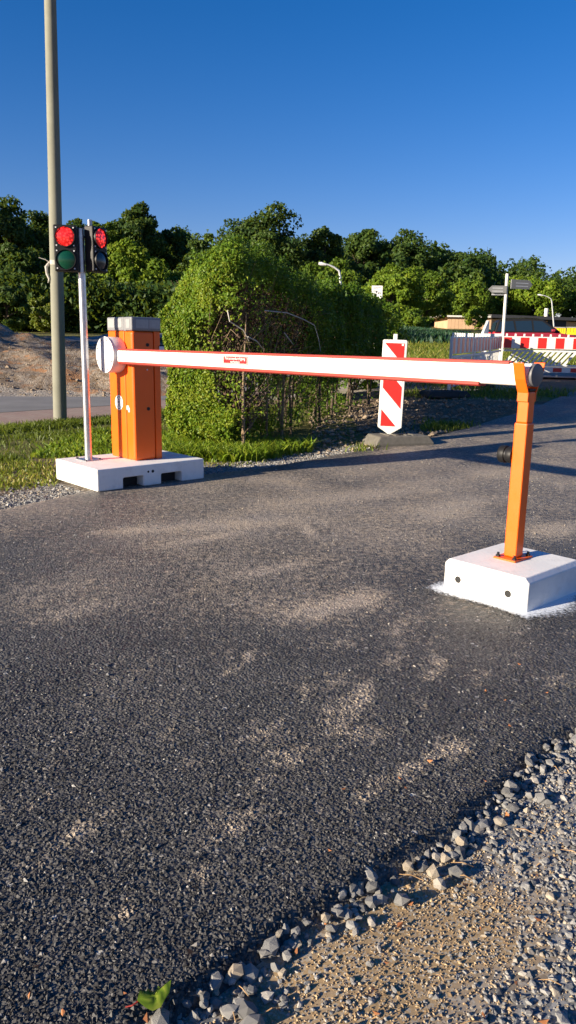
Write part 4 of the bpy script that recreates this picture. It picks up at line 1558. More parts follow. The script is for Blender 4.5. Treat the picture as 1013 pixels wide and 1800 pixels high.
# white parking sign above the hedge
Yp = 26.0
pb = at(662, 640, Yp)
gz = float(height(pb[0], Yp)) - .05
ts = thing('road_sign', 'small white rectangular road sign peeping over the dark hedge', 'road sign', (float(pb[0]), Yp, gz))
c0, c1 = at(654, 502, Yp), at(672, 525, Yp)
cx = float((c0[0] + c1[0]) / 2 - pb[0])
MB().tube([(cx, .03, 0), (cx, .03, float(c0[2]) - gz)], .035, 14).build('pole', 'pole_grey', ts, smooth=True)
z0, z1 = float(c1[2]) - gz, float(c0[2]) - gz
pl = MB().box(cx - .18, cx + .18, -.02, -.008, z0, z1).build('sign_plate', 'sign_white', ts, bevel=.004)
hgt_ = z1 - z0
for (a, b, q0, q1) in ((-.13, .12, .86, .885), (-.13, .03, .77, .79), (-.13, .02, .56, .60), (-.04, .0, .44, .58), (.03, .055, .36, .48), (.05, .10, .44, .475), (.09, .115, .37, .47)):
    MB().box(cx + a, cx + b, -.0235, -.0215, z0 + q0 * hgt_, z0 + q1 * hgt_).build('print_mark', 'print_dark', pl)


# ================================================================== low building and banners
def building():
    Yb = 100.0
    pl = at(786, 582, Yb)
    gz = float(height(pl[0], Yb)) - .4
    t = thing('low_building', 'long low flat roofed building with tan boarded wall behind the field', 'building', (float(pl[0]), Yb, gz))
    ztop = float(at(820, 558, Yb)[2]) - gz
    x1 = float(at(863, 580, Yb)[0] - pl[0])
    wl = MB().box(0, x1, 0, 9, 0, ztop).build('front_wall', 'brick_wall', t)
    for i in range(12):
        x = .25 + i * (x1 - .5) / 11
        MB().box(x - .22, x + .22, -.05, .0 - .002, .3, ztop - .15).build('wall_board', 'brick_wall', wl)
    # long wing running back to the right
    MB().poly([(x1 + .02, .5, 0), (x1 + 30, 14, 0), (x1 + 26, 23, 0), (x1 - 2, 9.5, 0), (x1 + .02, .5, ztop - .1), (x1 + 30, 14, ztop - .1), (x1 + 26, 23, ztop - .1), (x1 - 2, 9.5, ztop - .1)],
              [(3, 2, 1, 0), (4, 5, 6, 7), (0, 1, 5, 4), (1, 2, 6, 5), (2, 3, 7, 6), (3, 0, 4, 7)]).build('wing_wall', 'brick_wall', t)
    MB().poly([(x1 - .2, -.6, ztop + .02), (x1 + 31, 13.2, ztop + .02), (x1 + 27, 24, ztop + .02), (x1 - 2, 10.5, ztop + .02), (x1 - .2, -.6, ztop + .42), (x1 + 31, 13.2, ztop + .42), (x1 + 27, 24, ztop + .42), (x1 - 2, 10.5, ztop + .42)],
              [(3, 2, 1, 0), (4, 5, 6, 7), (0, 1, 5, 4), (1, 2, 6, 5), (2, 3, 7, 6), (3, 0, 4, 7)]).build('wing_roof', 'roof_dark', t)
    MB().box(-1.2, x1 - .25, -.5, 9.4, ztop + .01, ztop + .22).build('flat_roof', 'fascia', t)
    for i in range(5):
        a = .12 + i * .17
        MB().poly([(x1 + 30 * a, .5 + 13.5 * a - .03, 1.0), (x1 + 30 * (a + .1), .5 + 13.5 * (a + .1) - .03, 1.0), (x1 + 30 * (a + .1), .5 + 13.5 * (a + .1) - .03, 2.1), (x1 + 30 * a, .5 + 13.5 * a - .03, 2.1)], [(0, 1, 2, 3)]).build('window', 'glass', t)
    cx_ = float(at(959, 566, Yb + 8)[0] - pl[0])
    MB().tube([(cx_, 8, ztop + .3), (cx_, 8, ztop + 1.7)], .28, 14).build('vent_pipe', 'fascia', t, smooth=True)


building()
for i, (xa, xb, lab) in enumerate(((962, 995, 'yellow banner with an orange round mark, left of the pair'), (996, 1040, 'yellow banner running out of the picture at the right'))):
    Yn = 64.0
    a, b = at(xa, 588, Yn), at(xb, 588, Yn)
    zt = float(at(xa, 576.5, Yn)[2])
    t = thing('banner', lab, 'banner', (float(a[0]), Yn, float(a[2]) - .9), group='yellow banners on the fence')
    w = float(b[0] - a[0]) - .06
    zz = zt - float(a[2]) + .9
    bn = MB().box(0, w, -.015, .015, .9, zz).build('cloth', 'yellow', t)
    for x in (.05, w - .05):
        MB().box(x - .03, x + .03, .02, .08, -1.0, zz + .1).build('post', 'pole_grey', t)
    MB().box(-.03, w + .03, .02, .06, zz + .03, zz + .09).build('rail', 'pole_grey', t)
    if i == 0:
        MB().tube([(.55, -.016, 1.28), (.55, -.022, 1.28)], .22, 18).build('round_mark', 'orange_logo', bn)
    for k in range(6 if i == 0 else 7):
        x = (.95 if i == 0 else .25) + k * .17 * (1.0 if i == 0 else 1.6)
        if x < w - .15:
            MB().box(x, x + .07, -.020, -.016, 1.08, 1.42).build('print_mark', 'yellow_dk', bn)


# ================================================================== vegetation
def crown_points(n, rx, ry, rz, nb, r, squash=.55):
    """leaf positions and outward directions on many small clumps filling an ellipsoid, base at z=0"""
    d = unit(r.normal(0, 1, (nb, 3)))
    d[:, 2] = np.abs(d[:, 2]) * r.choice([1, 1, -.92], nb)
    rad = r.uniform(.55, .95, nb) ** .6
    lob = 1 + .22 * np.sin(d[:, 0] * 5 + r.uniform(0, 6)) * np.cos(d[:, 1] * 4 + r.uniform(0, 6))
    c = d * (rad * lob)[:, None] * np.array([rx, ry, rz * .5]) + np.array([0, 0, rz * .5])
    br = r.uniform(.16, .34, nb) * (rx + ry + rz * .6) / 3
    i = r.integers(0, nb, n)
    e = unit(r.normal(0, 1, (n, 3)) + np.array([0, 0, .35]))
    rr = r.uniform(.55, 1.08, n)[:, None]
    P = c[i] + e * br[i][:, None] * rr * np.array([1, 1, .75])
    N = unit(e * .8 + unit(c[i] - np.array([0, 0, rz * .4])) * .5)
    shade = r.uniform(0, .35, nb)[i]
    return P, N, shade


def spruce_points(n, rx, rz, r):
    t = r.random(n) ** .8
    tier = (t * 11) % 1
    rad = rx * (1 - t) * (.55 + .45 * (1 - tier)) + .12
    a = r.uniform(0, 2 * PI, n)
    q = r.uniform(.3, 1, n) ** .5
    P = np.stack([np.cos(a) * rad * q, np.sin(a) * rad * q, rz * t - .25 * rad * q], -1)
    N = np.stack([np.cos(a), np.sin(a), .6 * np.ones(n)], -1)
    return P, unit(N), r.uniform(0, .3, n)


def tree(name, label, px, top, width, Y, mat, leaves_n, leaf, base_h=.22, seed=0, kind='broad', group='trees at the edge of the wood', dy=None):
    r = np.random.default_rng(1000 + seed)
    c = at(px, top, Y)
    x = float(c[0])
    gz = float(height(x, Y)) - .1
    ht = float(c[2]) - gz
    rx = width / 2 * Y / F
    t = thing(name, label, 'tree', (x, Y, gz), group=group)
    tr = MB()
    b0 = ht * base_h
    r0 = .018 * ht + .05
    tr.tube([(0, 0, -.3), (.02 * ht * r.normal(), .0, b0), (.02 * ht, .01 * ht, ht * .55), (0, 0, ht * .85)], [r0 * 1.25, r0, r0 * .6, r0 * .15], 10)
    for i in range(7):
        a = r.uniform(0, 2 * PI)
        z0 = r.uniform(b0 * .8, ht * .6)
        q = r.uniform(.5, .85) * rx
        tr.tube([(0, 0, z0), (math.cos(a) * q * .5, math.sin(a) * q * .5, z0 + .1 * ht), (math.cos(a) * q, math.sin(a) * q, z0 + ht * .22)], [r0 * .45, r0 * .3, r0 * .08], 6)
    tr.build('trunk', 'bark', t, smooth=True)
    if kind == 'spruce':
        P, N, sh = spruce_points(leaves_n, rx, ht - b0 * .5, r)
        P[:, 2] += b0 * .5
    else:
        P, N, sh = crown_points(leaves_n, rx * .92, (dy or rx) * .92, ht - b0, int(46 + rx * 6), r)
        P[:, 2] += b0
        P[:, 2] *= ht / max(1e-3, np.percentile(P[:, 2], 99.7))
    V, Fq = leaf_quads(P, N, leaf * r.uniform(.6, 1.3, leaves_n), r=r, aspect=.75, jitter=.55)
    tint = np.repeat(np.clip(sh + r.random(leaves_n) * .65, 0, 1), 4)
    fast('crown', V, Fq, MAT[mat], t, dict(tint=tint))
    return t


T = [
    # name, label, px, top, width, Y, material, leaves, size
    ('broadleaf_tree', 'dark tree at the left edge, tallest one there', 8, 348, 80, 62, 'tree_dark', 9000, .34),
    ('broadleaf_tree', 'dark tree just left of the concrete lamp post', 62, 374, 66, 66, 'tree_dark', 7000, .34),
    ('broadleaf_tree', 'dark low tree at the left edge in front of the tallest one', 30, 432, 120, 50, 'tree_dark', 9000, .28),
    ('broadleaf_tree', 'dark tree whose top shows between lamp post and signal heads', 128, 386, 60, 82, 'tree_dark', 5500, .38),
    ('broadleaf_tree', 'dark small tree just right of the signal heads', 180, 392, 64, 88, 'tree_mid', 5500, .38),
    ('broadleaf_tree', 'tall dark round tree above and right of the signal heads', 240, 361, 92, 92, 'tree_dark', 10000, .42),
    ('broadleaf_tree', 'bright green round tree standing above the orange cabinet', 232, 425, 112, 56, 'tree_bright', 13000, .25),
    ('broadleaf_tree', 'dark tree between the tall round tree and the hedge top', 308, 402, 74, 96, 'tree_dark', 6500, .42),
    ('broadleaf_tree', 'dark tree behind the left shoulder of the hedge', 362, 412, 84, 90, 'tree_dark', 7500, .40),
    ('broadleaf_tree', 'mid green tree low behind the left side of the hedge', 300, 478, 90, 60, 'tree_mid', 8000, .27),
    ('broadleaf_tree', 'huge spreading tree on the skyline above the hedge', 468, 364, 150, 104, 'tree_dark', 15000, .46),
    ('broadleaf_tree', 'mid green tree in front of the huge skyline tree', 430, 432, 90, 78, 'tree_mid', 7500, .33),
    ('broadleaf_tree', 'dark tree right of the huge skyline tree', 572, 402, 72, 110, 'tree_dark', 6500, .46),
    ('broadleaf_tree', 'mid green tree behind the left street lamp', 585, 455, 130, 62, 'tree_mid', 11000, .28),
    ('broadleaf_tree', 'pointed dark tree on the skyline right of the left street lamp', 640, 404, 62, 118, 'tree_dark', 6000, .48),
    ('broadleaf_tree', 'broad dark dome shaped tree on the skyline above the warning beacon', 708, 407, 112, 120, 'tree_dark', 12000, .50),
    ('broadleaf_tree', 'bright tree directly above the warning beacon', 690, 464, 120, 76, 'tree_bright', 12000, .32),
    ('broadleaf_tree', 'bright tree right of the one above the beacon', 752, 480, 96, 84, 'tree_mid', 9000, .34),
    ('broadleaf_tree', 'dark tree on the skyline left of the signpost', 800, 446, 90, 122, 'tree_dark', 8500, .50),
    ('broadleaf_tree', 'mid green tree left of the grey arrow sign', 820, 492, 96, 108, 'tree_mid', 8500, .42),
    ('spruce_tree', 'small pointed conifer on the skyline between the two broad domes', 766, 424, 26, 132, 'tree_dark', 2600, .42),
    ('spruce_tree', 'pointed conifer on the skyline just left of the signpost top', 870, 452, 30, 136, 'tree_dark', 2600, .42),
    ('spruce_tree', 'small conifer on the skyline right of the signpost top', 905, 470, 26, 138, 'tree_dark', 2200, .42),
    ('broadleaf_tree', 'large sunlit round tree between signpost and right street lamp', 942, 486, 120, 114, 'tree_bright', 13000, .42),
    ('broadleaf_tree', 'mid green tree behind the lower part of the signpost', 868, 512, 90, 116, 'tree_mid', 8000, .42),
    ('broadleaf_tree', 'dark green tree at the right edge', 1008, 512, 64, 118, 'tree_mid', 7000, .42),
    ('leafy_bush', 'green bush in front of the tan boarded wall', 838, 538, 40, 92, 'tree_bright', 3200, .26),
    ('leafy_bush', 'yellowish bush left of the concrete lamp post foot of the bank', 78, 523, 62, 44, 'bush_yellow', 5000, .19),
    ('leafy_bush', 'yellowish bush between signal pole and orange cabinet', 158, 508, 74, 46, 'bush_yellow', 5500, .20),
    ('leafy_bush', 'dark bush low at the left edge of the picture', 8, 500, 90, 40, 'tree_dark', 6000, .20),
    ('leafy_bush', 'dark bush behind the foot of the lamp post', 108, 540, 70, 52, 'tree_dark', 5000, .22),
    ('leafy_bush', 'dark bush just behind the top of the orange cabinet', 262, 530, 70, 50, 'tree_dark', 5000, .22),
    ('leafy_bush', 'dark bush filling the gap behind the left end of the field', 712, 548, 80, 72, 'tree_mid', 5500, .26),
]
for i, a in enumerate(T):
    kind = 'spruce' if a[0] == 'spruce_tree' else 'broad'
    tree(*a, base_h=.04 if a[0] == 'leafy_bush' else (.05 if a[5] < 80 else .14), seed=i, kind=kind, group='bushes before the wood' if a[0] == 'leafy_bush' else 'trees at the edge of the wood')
for i, (x, y, hh, rx, lab) in enumerate(((.15, 13.3, 2.05, 1.0, 'unseen low bush added close behind the long hedge to shade the fence'), (1.25, 15.2, 2.0, .95, 'unseen low bush added beyond the far end of the hedge to shade the fence'))):  # added out of sight behind the hedge to throw shade on the slanted fence
    r = np.random.default_rng(470 + i)
    t = thing('leafy_bush', lab, 'bush', (x, y, float(height(x, y)) - .05), group='unseen shading bushes added behind the hedge')
    st = MB()
    for k in range(6):
        a = r.uniform(0, 2 * PI)
        st.tube([(.05 * math.cos(a), .05 * math.sin(a), 0), (.5 * rx * math.cos(a), .5 * rx * math.sin(a), hh * .6)], [.02, .006], 7)
    st.build('stems', 'bark', t)
    P, N, sh = crown_points(14000, rx, rx, hh, 50, r)
    P[:, 2] = np.clip(P[:, 2], .05, hh)
    V, Fq = leaf_quads(P, N, .065 * r.uniform(.6, 1.3, 14000), r=r, aspect=.75)
    fast('crown', V, Fq, MAT['hedge'], t, dict(tint=np.repeat(np.clip(sh + r.random(14000) * .3, 0, 1), 4)))
# trees beyond the left edge that shade the bank and the trees there
for i, (x, y, hh, rx) in enumerate(((-40, 53, 15, 6.0), (-52, 58, 16, 7.0), (-46, 67, 15, 6.5), (-27.5, 13.6, 12, 4.4), (-34, 17.5, 14, 5.5), (-25, 21, 11, 4.4))):
    r = np.random.default_rng(400 + i)
    gz = float(height(x, y)) - .1
    t = thing('broadleaf_tree', ('dark tree outside the left edge, beside the dark trees there', 'dark tree outside the left edge, farthest out to the side', 'dark tree outside the left edge, most distant of all', 'dark tree outside the left edge, level with the lamp post', 'dark tall tree outside the left edge, behind the one level with the post', 'dark small tree outside the left edge, level with the bank')[i], 'tree', (x, y, gz), group='trees at the edge of the wood')
    MB().tube([(0, 0, -.3), (.1, 0, hh * .4), (0, 0, hh * .85)], [.32, .24, .05], 10).build('trunk', 'bark', t, smooth=True)
    P, N, sh = crown_points(9000, rx, rx, hh * .88, 70, r)
    P[:, 2] += hh * .10
    V, Fq = leaf_quads(P, N, .45 * r.uniform(.6, 1.3, 9000), r=r, aspect=.75, jitter=.55)
    fast('crown', V, Fq, MAT['tree_dark'], t, dict(tint=np.repeat(np.clip(sh + r.random(9000) * .65, 0, 1), 4)))

# the wood on the hill: one mass
r = np.random.default_rng(55)
nc = 520
yy = 108 + 115 * r.random(nc) ** 1.2
ax_ = r.uniform(-.50, .52, nc)
xx = ax_ * yy
Ps, Ns, ts_ = [], [], []
for i in range(nc):
    hh = r.uniform(7, 12.5)
    rx = r.uniform(2.6, 4.6)
    if ax_[i] > .24 and yy[i] < 135:
        continue
    P, N, sh = crown_points(400, rx, rx, hh * .9, 24, r)
    P += np.array([xx[i], yy[i], float(height(xx[i], yy[i])) + hh * .08])
    Ps.append(P)
    Ns.append(N)
    ts_.append(np.clip(sh + r.uniform(0, .4) + r.random(400) * .35, 0, 1))
P, N, tt = np.concatenate(Ps), np.concatenate(Ns), np.concatenate(ts_)
V, Fq = leaf_quads(P, N, .62 * r.uniform(.6, 1.3, len(P)), r=r, aspect=.8, jitter=.55)
o = fast('wood', V, Fq, MAT['tree_dark'], None, dict(tint=np.repeat(tt, 4)))
tag(o, 'dense dark green wood covering the hill to the skyline', 'wood', kind='stuff')


r = np.random.default_rng(91)
n = 26000
yy = r.uniform(44, 58, n)
xx = r.uniform(-.46, -.13, n) * yy
top = 2.2 + 2.2 * (fbm(xx * .25, yy * .25, 3) + .3)
P = np.stack([xx, yy, height(xx, yy) + r.random(n) ** .7 * top], -1)
V, Fq = leaf_quads(P, unit(r.normal(0, 1, (n, 3)) + [0, -.4, .6]), .34 * r.uniform(.6, 1.3, n), r=r, aspect=.75, jitter=.4)
o = fast('undergrowth', V, Fq, MAT['tree_dark'], None, dict(tint=np.repeat(np.clip(r.random(n) * .8, 0, 1), 4)))
tag(o, 'dark undergrowth below the trees at the left', 'undergrowth', kind='stuff')


# ------------------------------------------------------------------ hedge
def hedge():
    """one long clipped hedge: its sunlit end faces the camera, its long bare side faces the road and lies in shade"""
    r = np.random.default_rng(31)
    ox, oy = -.50, 7.76
    ax, ay = .4115, .911
    rz = math.atan2(ay, ax)
    t = thing('hedge', 'long clipped hedge, sunlit at its near end, bare and dark on the road side', 'hedge', (ox, oy, -.03), rz)
    L0, Wd, Ht = 5.1, 1.0, 2.16

    def gz(x, y):
        return height(ox + ax * x - ay * y, oy + ay * x + ax * y)
    n = 165000
    x = L0 * r.random(n) ** 1.25
    cap = r.random(n) < .20
    x[cap] = np.abs(r.normal(0, .07, cap.sum()))
    th = r.uniform(0, 2 * PI, n)
    p_ = 3.6
    cy, cz = np.cos(th), np.sin(th)
    k = (np.abs(cy) ** p_ + np.abs(cz) ** p_) ** (-1 / p_)
    rad = r.uniform(.80, 1.03, n)
    rad[cap] = np.sqrt(r.random(cap.sum())) * 1.0
    end = np.clip((.45 - x) / .45, 0, 1)
    lump = 1 + .07 * np.sin(x * 5.1 + 2 * cz) * np.sin(th * 3 + x * 2) + .04 * np.sin(x * 11 + th * 5) + .30 * fbm(x * 2.2 + 3 * cy, th * 1.6 + 11, 4)
    sc = k * rad * lump * (1 - .16 * end ** 2.5)
    Y = Wd / 2 + cy * sc * Wd / 2
    Z = Ht / 2 + cz * sc * Ht / 2
    # the top is rounded off towards the far-left side and sags a little along the hedge
    Z = Z - np.clip(Y - .22, 0, 1) * .50 * sstep(1.1, 2.0, Z) * (1 - .5 * sstep(.6, 2.5, x)) + .05 * np.sin(x * 2.3) * sstep(1, 2, Z)
    Z = Z * (1 - .11 * sstep(.9, 2.6, x))
    P = np.stack([x + .22 * (fbm(Y * 3 + 5, Z * 3, 3)) * cap, Y, Z], -1)
    N = np.stack([-1.2 * end - .9 * cap, cy * 1.2, cz * .9], -1)
    N = unit(N + 1e-6)
    # bare hollow on the road side of the near part
    q = (np.abs(x - .92) / 1.05) ** 2.2 + (np.abs(Z - 1.08) / .82) ** 2.2
    rag = .9 * fbm(x * 2.6 + 7, Z * 3.2, 4)
    pk = np.clip((q + rag - .62) / .55, .05, 1)
    hol = (Y < .60)
    keep = ~hol | (r.random(n) < pk)
    # the corner has died back in patches
    die = (x < .35) & (Y < .36 + .5 * fbm(Z * 2.1 + 4, Y * 2.1, 3)) & (Z < 1.75)
    keep &= ~die | (r.random(n) < np.clip(.22 + 1.6 * (fbm(Z * 5 + 1, Y * 5 + 9, 3) + .02), .05, 1))
    bald = fbm(Z * 4 + 21, (Y + x) * 4 + 3, 4)
    keep &= (bald > -.20) | (r.random(n) < .45)
    # clear stems under the far part, thin foot under the near part
    lowlim = np.where(x > 1.75, .72 + .16 * np.sin(x * 4), .10)
    keep &= (Z > lowlim) | (r.random(n) < .10)
    keep &= Z > .02
    keep &= ~((Z < .6) & (Y < .4) & (x > .35)) | (r.random(n) < .12)
    P, N = P[keep], N[keep]
    # loose shoots above the clipped top
    for i in range(95):
        xx = r.uniform(.1, L0)
        b = np.array([xx, r.uniform(.05, .75), (1.98 - .1 * r.random()) * (1 - .11 * float(sstep(.9, 2.6, xx)))])
        m = 24
        d = np.array([r.normal(0, .3), r.normal(0, .3), 1.0])
        P = np.r_[P, b + d * r.random(m)[:, None] * r.uniform(.06, .36) + r.normal(0, .024, (m, 3))]
        N = np.r_[N, unit(r.normal(0, 1, (m, 3)) + [0, 0, .6])]
    # leafy sprigs left in and round the hollow, and low down
    for i in range(120):
        b = np.array([r.uniform(.0, 3.2), r.uniform(-.06, .3), r.uniform(.15, 1.9)])
        m = 15
        P = np.r_[P, b + r.normal(0, .05, (m, 3))]
        N = np.r_[N, unit(r.normal(0, 1, (m, 3)) + [-.4, -.6, .4])]
    nl = len(P)
    P[:, 2] += gz(P[:, 0], P[:, 1]) * np.clip(1 - P[:, 2] / 2, 0, 1)
    size = r.uniform(.022, .046, nl) * (1 + .35 * sstep(1.5, 3.5, P[:, 0]))
    V, Fq = leaf_quads(P, N, size, r=r, jitter=.75, aspect=.72)
    tint = .16 + .74 * r.random(nl) + .45 * (vnoise(P[:, 1] * 5 + 30, P[:, 2] * 5) - .5) - .28 * sstep(1.5, 2.1, P[:, 2]) + .18 * (P[:, 0] < .2) - .3 * sstep(.4, 1.4, P[:, 0])  # extra sunlight put into the colour at the near end; darker tint farther along
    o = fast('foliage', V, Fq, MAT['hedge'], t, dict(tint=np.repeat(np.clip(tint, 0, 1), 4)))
    o['kind'] = 'stuff'
    # withered leaves and twigs inside
    n = 20000
    P = np.stack([r.uniform(.1, 5.0, n), r.uniform(.22, .80, n), r.uniform(.25, 1.8, n)], -1)
    P = P[((P[:, 2] > .75) | (P[:, 0] < 1.5)) & (P[:, 2] < 1.8 - .25 * sstep(.9, 2.6, P[:, 0]))]
    P[:, 1] = np.where(P[:, 0] < .5, P[:, 1] - .12, P[:, 1])
    P[:, 2] += gz(P[:, 0], P[:, 1])
    n = len(P)
    V, Fq = leaf_quads(P, r.normal(0, 1, (n, 3)), r.uniform(.025, .055, n), r=r, jitter=1.0)
    o = fast('withered_leaves', V, Fq, simple('withered_leaf', (.085, .050, .032), .9, var=.4, vscale=30), t)
    o['kind'] = 'stuff'
    tw = MB()
    for i in range(330):
        a_ = Vector((r.uniform(.1, 2.6), r.uniform(.02, .6), r.uniform(.1, 1.4)))
        dv = Vector((r.normal(0, .35), r.normal(-.12, .25), r.uniform(.15, 1.0))).normalized()
        ll = r.uniform(.2, .7)
        m = a_ + dv * ll * .5 + Vector(r.normal(0, .05, 3))
        e = a_ + dv * ll + Vector(r.normal(0, .08, 3))
        rr = r.uniform(.002, .005)
        tw.tube([tuple(a_), tuple(m), tuple(e)], [rr, rr * .8, rr * .3], 5, cap=False)
    o = tw.build('twigs', 'twig', t)
    o['kind'] = 'stuff'
    for i in range(24):
        x = .12 + i * .205 + r.normal(0, .04)
        y = r.uniform(.15, .7) if i else .06
        z = float(gz(x, y))
        top = r.uniform(1.1, 1.6)
        MB().tube([(x, y, z - .02), (x + r.normal(0, .05), y + r.normal(0, .05), z + top * .5), (x + r.normal(0, .12), y + r.normal(0, .1), z + top)], [.024 if i % 3 == 0 else .017, .014, .005], 8).build('stem', 'twig' if x < 1.6 else 'bark', t, smooth=True)
    # long bare arching shoots in front of the hollow
    Mi = Matrix.Rotation(-rz, 3, 'Z')
    for pts in ([(466, 546, 8.1), (505, 550, 8.55), (535, 562, 9.0), (553, 572, 9.25), (560, 595, 9.35), (564, 618, 9.4)], [(400, 545, 7.75), (404, 565, 7.75), (428, 580, 7.85), (438, 600, 7.9)], [(436, 592, 7.85), (452, 600, 8.0), (464, 615, 8.1)], [(500, 585, 8.5), (510, 598, 8.55), (516, 606, 8.6)]):
        q = [tuple(Mi @ (Vector(tuple(at(*v))) - Vector((ox, oy, -.03)))) for v in pts]
        MB().tube(q, [.006] * (len(q) - 1) + [.002], 6).build('bare_shoot', 'cloth', t, smooth=True)


hedge()


# ------------------------------------------------------------------ grass, weeds, crop
def blades(n, x, y, zoff, hgt, wid, r, lean=.5):
    z = height(x, y) - .03 + zoff
    a = r.uniform(0, 2 * PI, n)
    w = wid[:, None] * np.stack([np.cos(a), np.sin(a), np.zeros(n)], -1) * .5
    l = r.normal(0, lean, (n, 2)) * hgt[:, None]
    B = np.stack([x, y, z], -1)
    Tp = B + np.stack([l[:, 0], l[:, 1], hgt], -1)
    Md = B * .5 + Tp * .5 + np.stack([-l[:, 0] * .18, -l[:, 1] * .18, hgt * .08], -1)
    V = np.stack([B - w * .7, B + w * .7, Md + w, Tp, Md - w], 1)
    base = np.arange(n)[:, None] * 5
    F3 = np.concatenate([base + np.array([[0, 1, 2]]), base + np.array([[0, 2, 4]]), base + np.array([[4, 2, 3]])])
    return V.reshape(-1, 3), F3


r = np.random.default_rng(12)
# verge between the block and the footway
n = 110000
x = r.uniform(-5.2, -.2, n)
y = r.uniform(5.6, 13.0, n)
gu_, gw_ = to_uw(x, y)
pav = np.array(PAV0)
ynear = np.interp(x, pav[:, 0], pav[:, 1])
dens = np.clip(.22 + 1.8 * (fbm(x * 1.1 + 4, y * 1.1, 4) + .08), .10, 1) * np.where(gw_ < 1.15, .6, .8)
dens = np.maximum(dens, .9 * ((ynear - y) < 1.0))
dens = np.maximum(dens, .6 * ((gu_ < .3) & (gw_ < 2.4)))
ok = (gw_ > .45) & (y < ynear - .02) & (r.random(n) < dens) & ~((gu_ > -.03) & (gu_ < 1.03) & (gw_ < .74))
ok &= ~((gu_ < 0) & (gw_ < .50 + .2 * r.random(n)))
x, y = x[ok], y[ok]
n = len(x)
hg = r.uniform(.02, .070, n) * np.where(to_uw(x, y)[1] < 2.0, .7, 1) * np.where(np.interp(x, pav[:, 0], pav[:, 1]) - y < 1.4, 1.5, 1)
V, F3 = blades(n, x, y, 0, hg, r.uniform(.006, .016, n), r, .55)
tn = np.clip(r.random(n) * .6 + .75 * (to_uw(x, y)[1] < 1.9) * r.random(n) + 1.1 * np.clip(fbm(x * 1.6 + 40, y * 1.6, 3) + .03, -.2, .5), 0, 1)
o = fast('grass', V, F3, MAT['grass'], None, dict(tint=np.repeat(tn, 5)))
tag(o, 'patchy green and dry grass on the verge behind the left block', 'grass', kind='stuff')
# lush weeds at the foot of the hedge
n = 9000
x = np.r_[r.uniform(-1.55, .25, n), r.uniform(-2.6, -1.0, 3500)]
y = np.r_[r.uniform(7.35, 8.5, n), r.uniform(7.4, 9.6, 3500)]
n = len(x)
gu_, gw_ = to_uw(x, y)
ok = (gw_ > road_far(gu_) + .30 + .15 * r.random(n)) & (r.random(n) < np.where(x > -.2, .45, 1))
x, y = x[ok], y[ok]
n = len(x)
hg = r.uniform(.03, .16, n) * np.where(x < -1.45, .6, 1.0)
V, F3 = blades(n, x, y, 0, hg, r.uniform(.012, .032, n), r, .65)
o = fast('weeds', V, F3, MAT['weed'], None, dict(tint=np.repeat(r.random(n), 5)))
tag(o, 'bright green broad leaved weeds along the foot of the hedge', 'weeds', kind='stuff')
# tufts on the soil at the right
x, y = [], []
for (px, py, s, m) in ((790, 748, .16, 260), (760, 752, .10, 120), (800, 676, .5, 900), (870, 690, .5, 800), (720, 692, .3, 300), (955, 690, .5, 500), (700, 775, .08, 60), (640, 790, .1, 60)):
    p = on_ground(px, py)
    x.append(r.normal(p[0], s, m))
    y.append(r.normal(p[1], s * .8, m))
x, y = np.concatenate(x), np.concatenate(y)
n = len(x)
V, F3 = blades(n, x, y, 0, r.uniform(.04, .13, n), r.uniform(.008, .02, n), r, .5)
o = fast('grass_tufts', V, F3, MAT['grass'], None, dict(tint=np.repeat(r.random(n) * .8, 5)))
tag(o, 'scattered grass tufts on the shaded soil at the right', 'grass', kind='stuff')
# meadow strip and crop field
n = 26000
y = r.uniform(22.5, 30, n)
x = r.uniform(.06, .48, n) * y + r.uniform(-1, 1, n)
V, F3 = blades(n, x, y, 0, r.uniform(.08, .3, n), r.uniform(.02, .05, n), r, .4)
o = fast('meadow_grass', V, F3, MAT['grass'], None, dict(tint=np.repeat(r.random(n), 5)))
tag(o, 'sunlit yellowish meadow strip behind the fences', 'grass', kind='stuff')
n = 30000
y = r.uniform(30, 57, n)
x = r.uniform(.02, .48, n) * y
ok = x < 9.3
x, y = x[ok], y[ok]
n = len(x)
V, F3 = blades(n, x, y, 0, r.uniform(.25, .5, n), r.uniform(.08, .16, n), r, .3)
o = fast('crop', V, F3, MAT['crop'], None, dict(tint=np.repeat(r.random(n), 5)))
tag(o, 'dark green crop on the field before the low building', 'crop', kind='stuff')

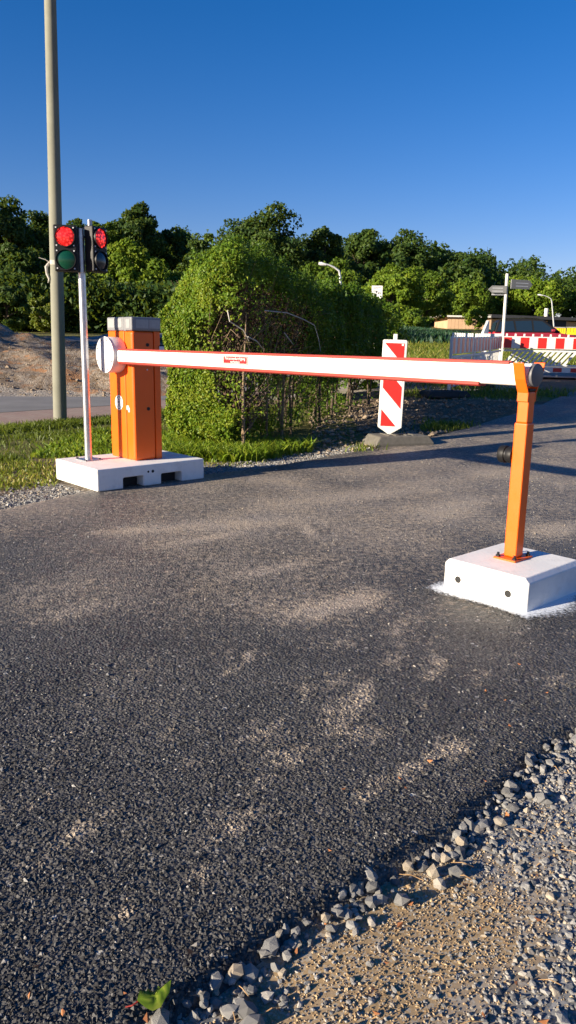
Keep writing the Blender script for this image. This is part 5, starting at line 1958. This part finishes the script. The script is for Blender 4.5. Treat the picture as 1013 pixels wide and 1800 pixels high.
# ------------------------------------------------------------------ small things in the near corner
p = on_ground(272, 1763)
t = thing('fallen_leaf', 'torn bright green leaf lying on the near asphalt', 'leaf', (float(p[0]), float(p[1]), float(road_z(p[0], p[1])) + .012), .3)
out = [(-.030, -.004), (-.024, .014), (-.014, .010), (-.010, .024), (.002, .017), (.010, .026), (.014, .010), (.020, .006), (.032, .020), (.026, -.002), (.016, -.012), (.008, -.020), (-.006, -.024), (-.018, -.018)]
V = [(0, 0, .004)]
for k in range(1, 5):
    for (a, b) in out:
        s = k / 4
        V.append((a * s, b * s, .004 - .010 * s * s + .014 * abs(a) / .03 * s + .003 * math.sin(a * 400 + b * 300)))
m = len(out)
Ff = [(0, 1 + i, 1 + (i + 1) % m) for i in range(m)]
F2 = []
for k in range(3):
    for i in range(m):
        a, b = 1 + k * m + i, 1 + k * m + (i + 1) % m
        F2 += [(a, a + m, b + m), (a, b + m, b)]
tn = [.7] + [float(np.clip(.45 + .5 * math.sin(7 * v[0] * 60 + v[1] * 90), 0, 1)) for v in V[1:]]
fast('blade', np.array(V), np.array(Ff + F2), MAT['fallen'], t, dict(tint=tn), smooth=True)
MB().tube([(-.024, .0, .002), (-.038, -.006, .0), (-.050, -.004, -.002)], [.0016, .0014, .001], 6).build('leaf_stalk', 'red_rubber', t)

n = 90
u_ = r.uniform(-2.5, -.3, n)
w_ = road_near(u_) - r.normal(.25, .3, n)
x_ = A1[0] + UD[0] * u_ + WD[0] * w_
y_ = A1[1] + UD[1] * u_ + WD[1] * w_
V, Fq = leaf_quads(np.stack([x_, y_, np.where(w_ < road_near(u_), shoulder_z(x_, y_), road_z(x_, y_)) + .010], -1), np.tile([0, 0, 1.0], (n, 1)), r.uniform(.008, .022, n), r=r, jitter=.35)
o = fast('leaf_litter', V, Fq, simple('brown_leaf_bits', (.34, .13, .045), .85, var=.45, vscale=40), shoulder)
o['kind'] = 'stuff'
tw = MB()
for i in range(60):
    u = r.uniform(-2.4, -.2)
    w = float(road_near(np.array(u))) - r.uniform(.02, .7)
    x, y = uw(u, w)
    if y < .9:
        continue
    a = r.uniform(0, PI)
    L0 = r.uniform(.015, .06)
    z = float(shoulder_z(x, y)) + .010
    tw.tube([(x, y, z), (x + math.cos(a) * L0 * .5, y + math.sin(a) * L0 * .5, z + .006), (x + math.cos(a) * L0, y + math.sin(a) * L0, z)], [.0009, .0011, .0006], 5)
o = tw.build('dry_stalks', simple('straw', (.36, .22, .10), .8, var=.3, vscale=40), None)
tag(o, 'thin dry straw stalks strewn over the sandy gravel', 'straw', kind='stuff')
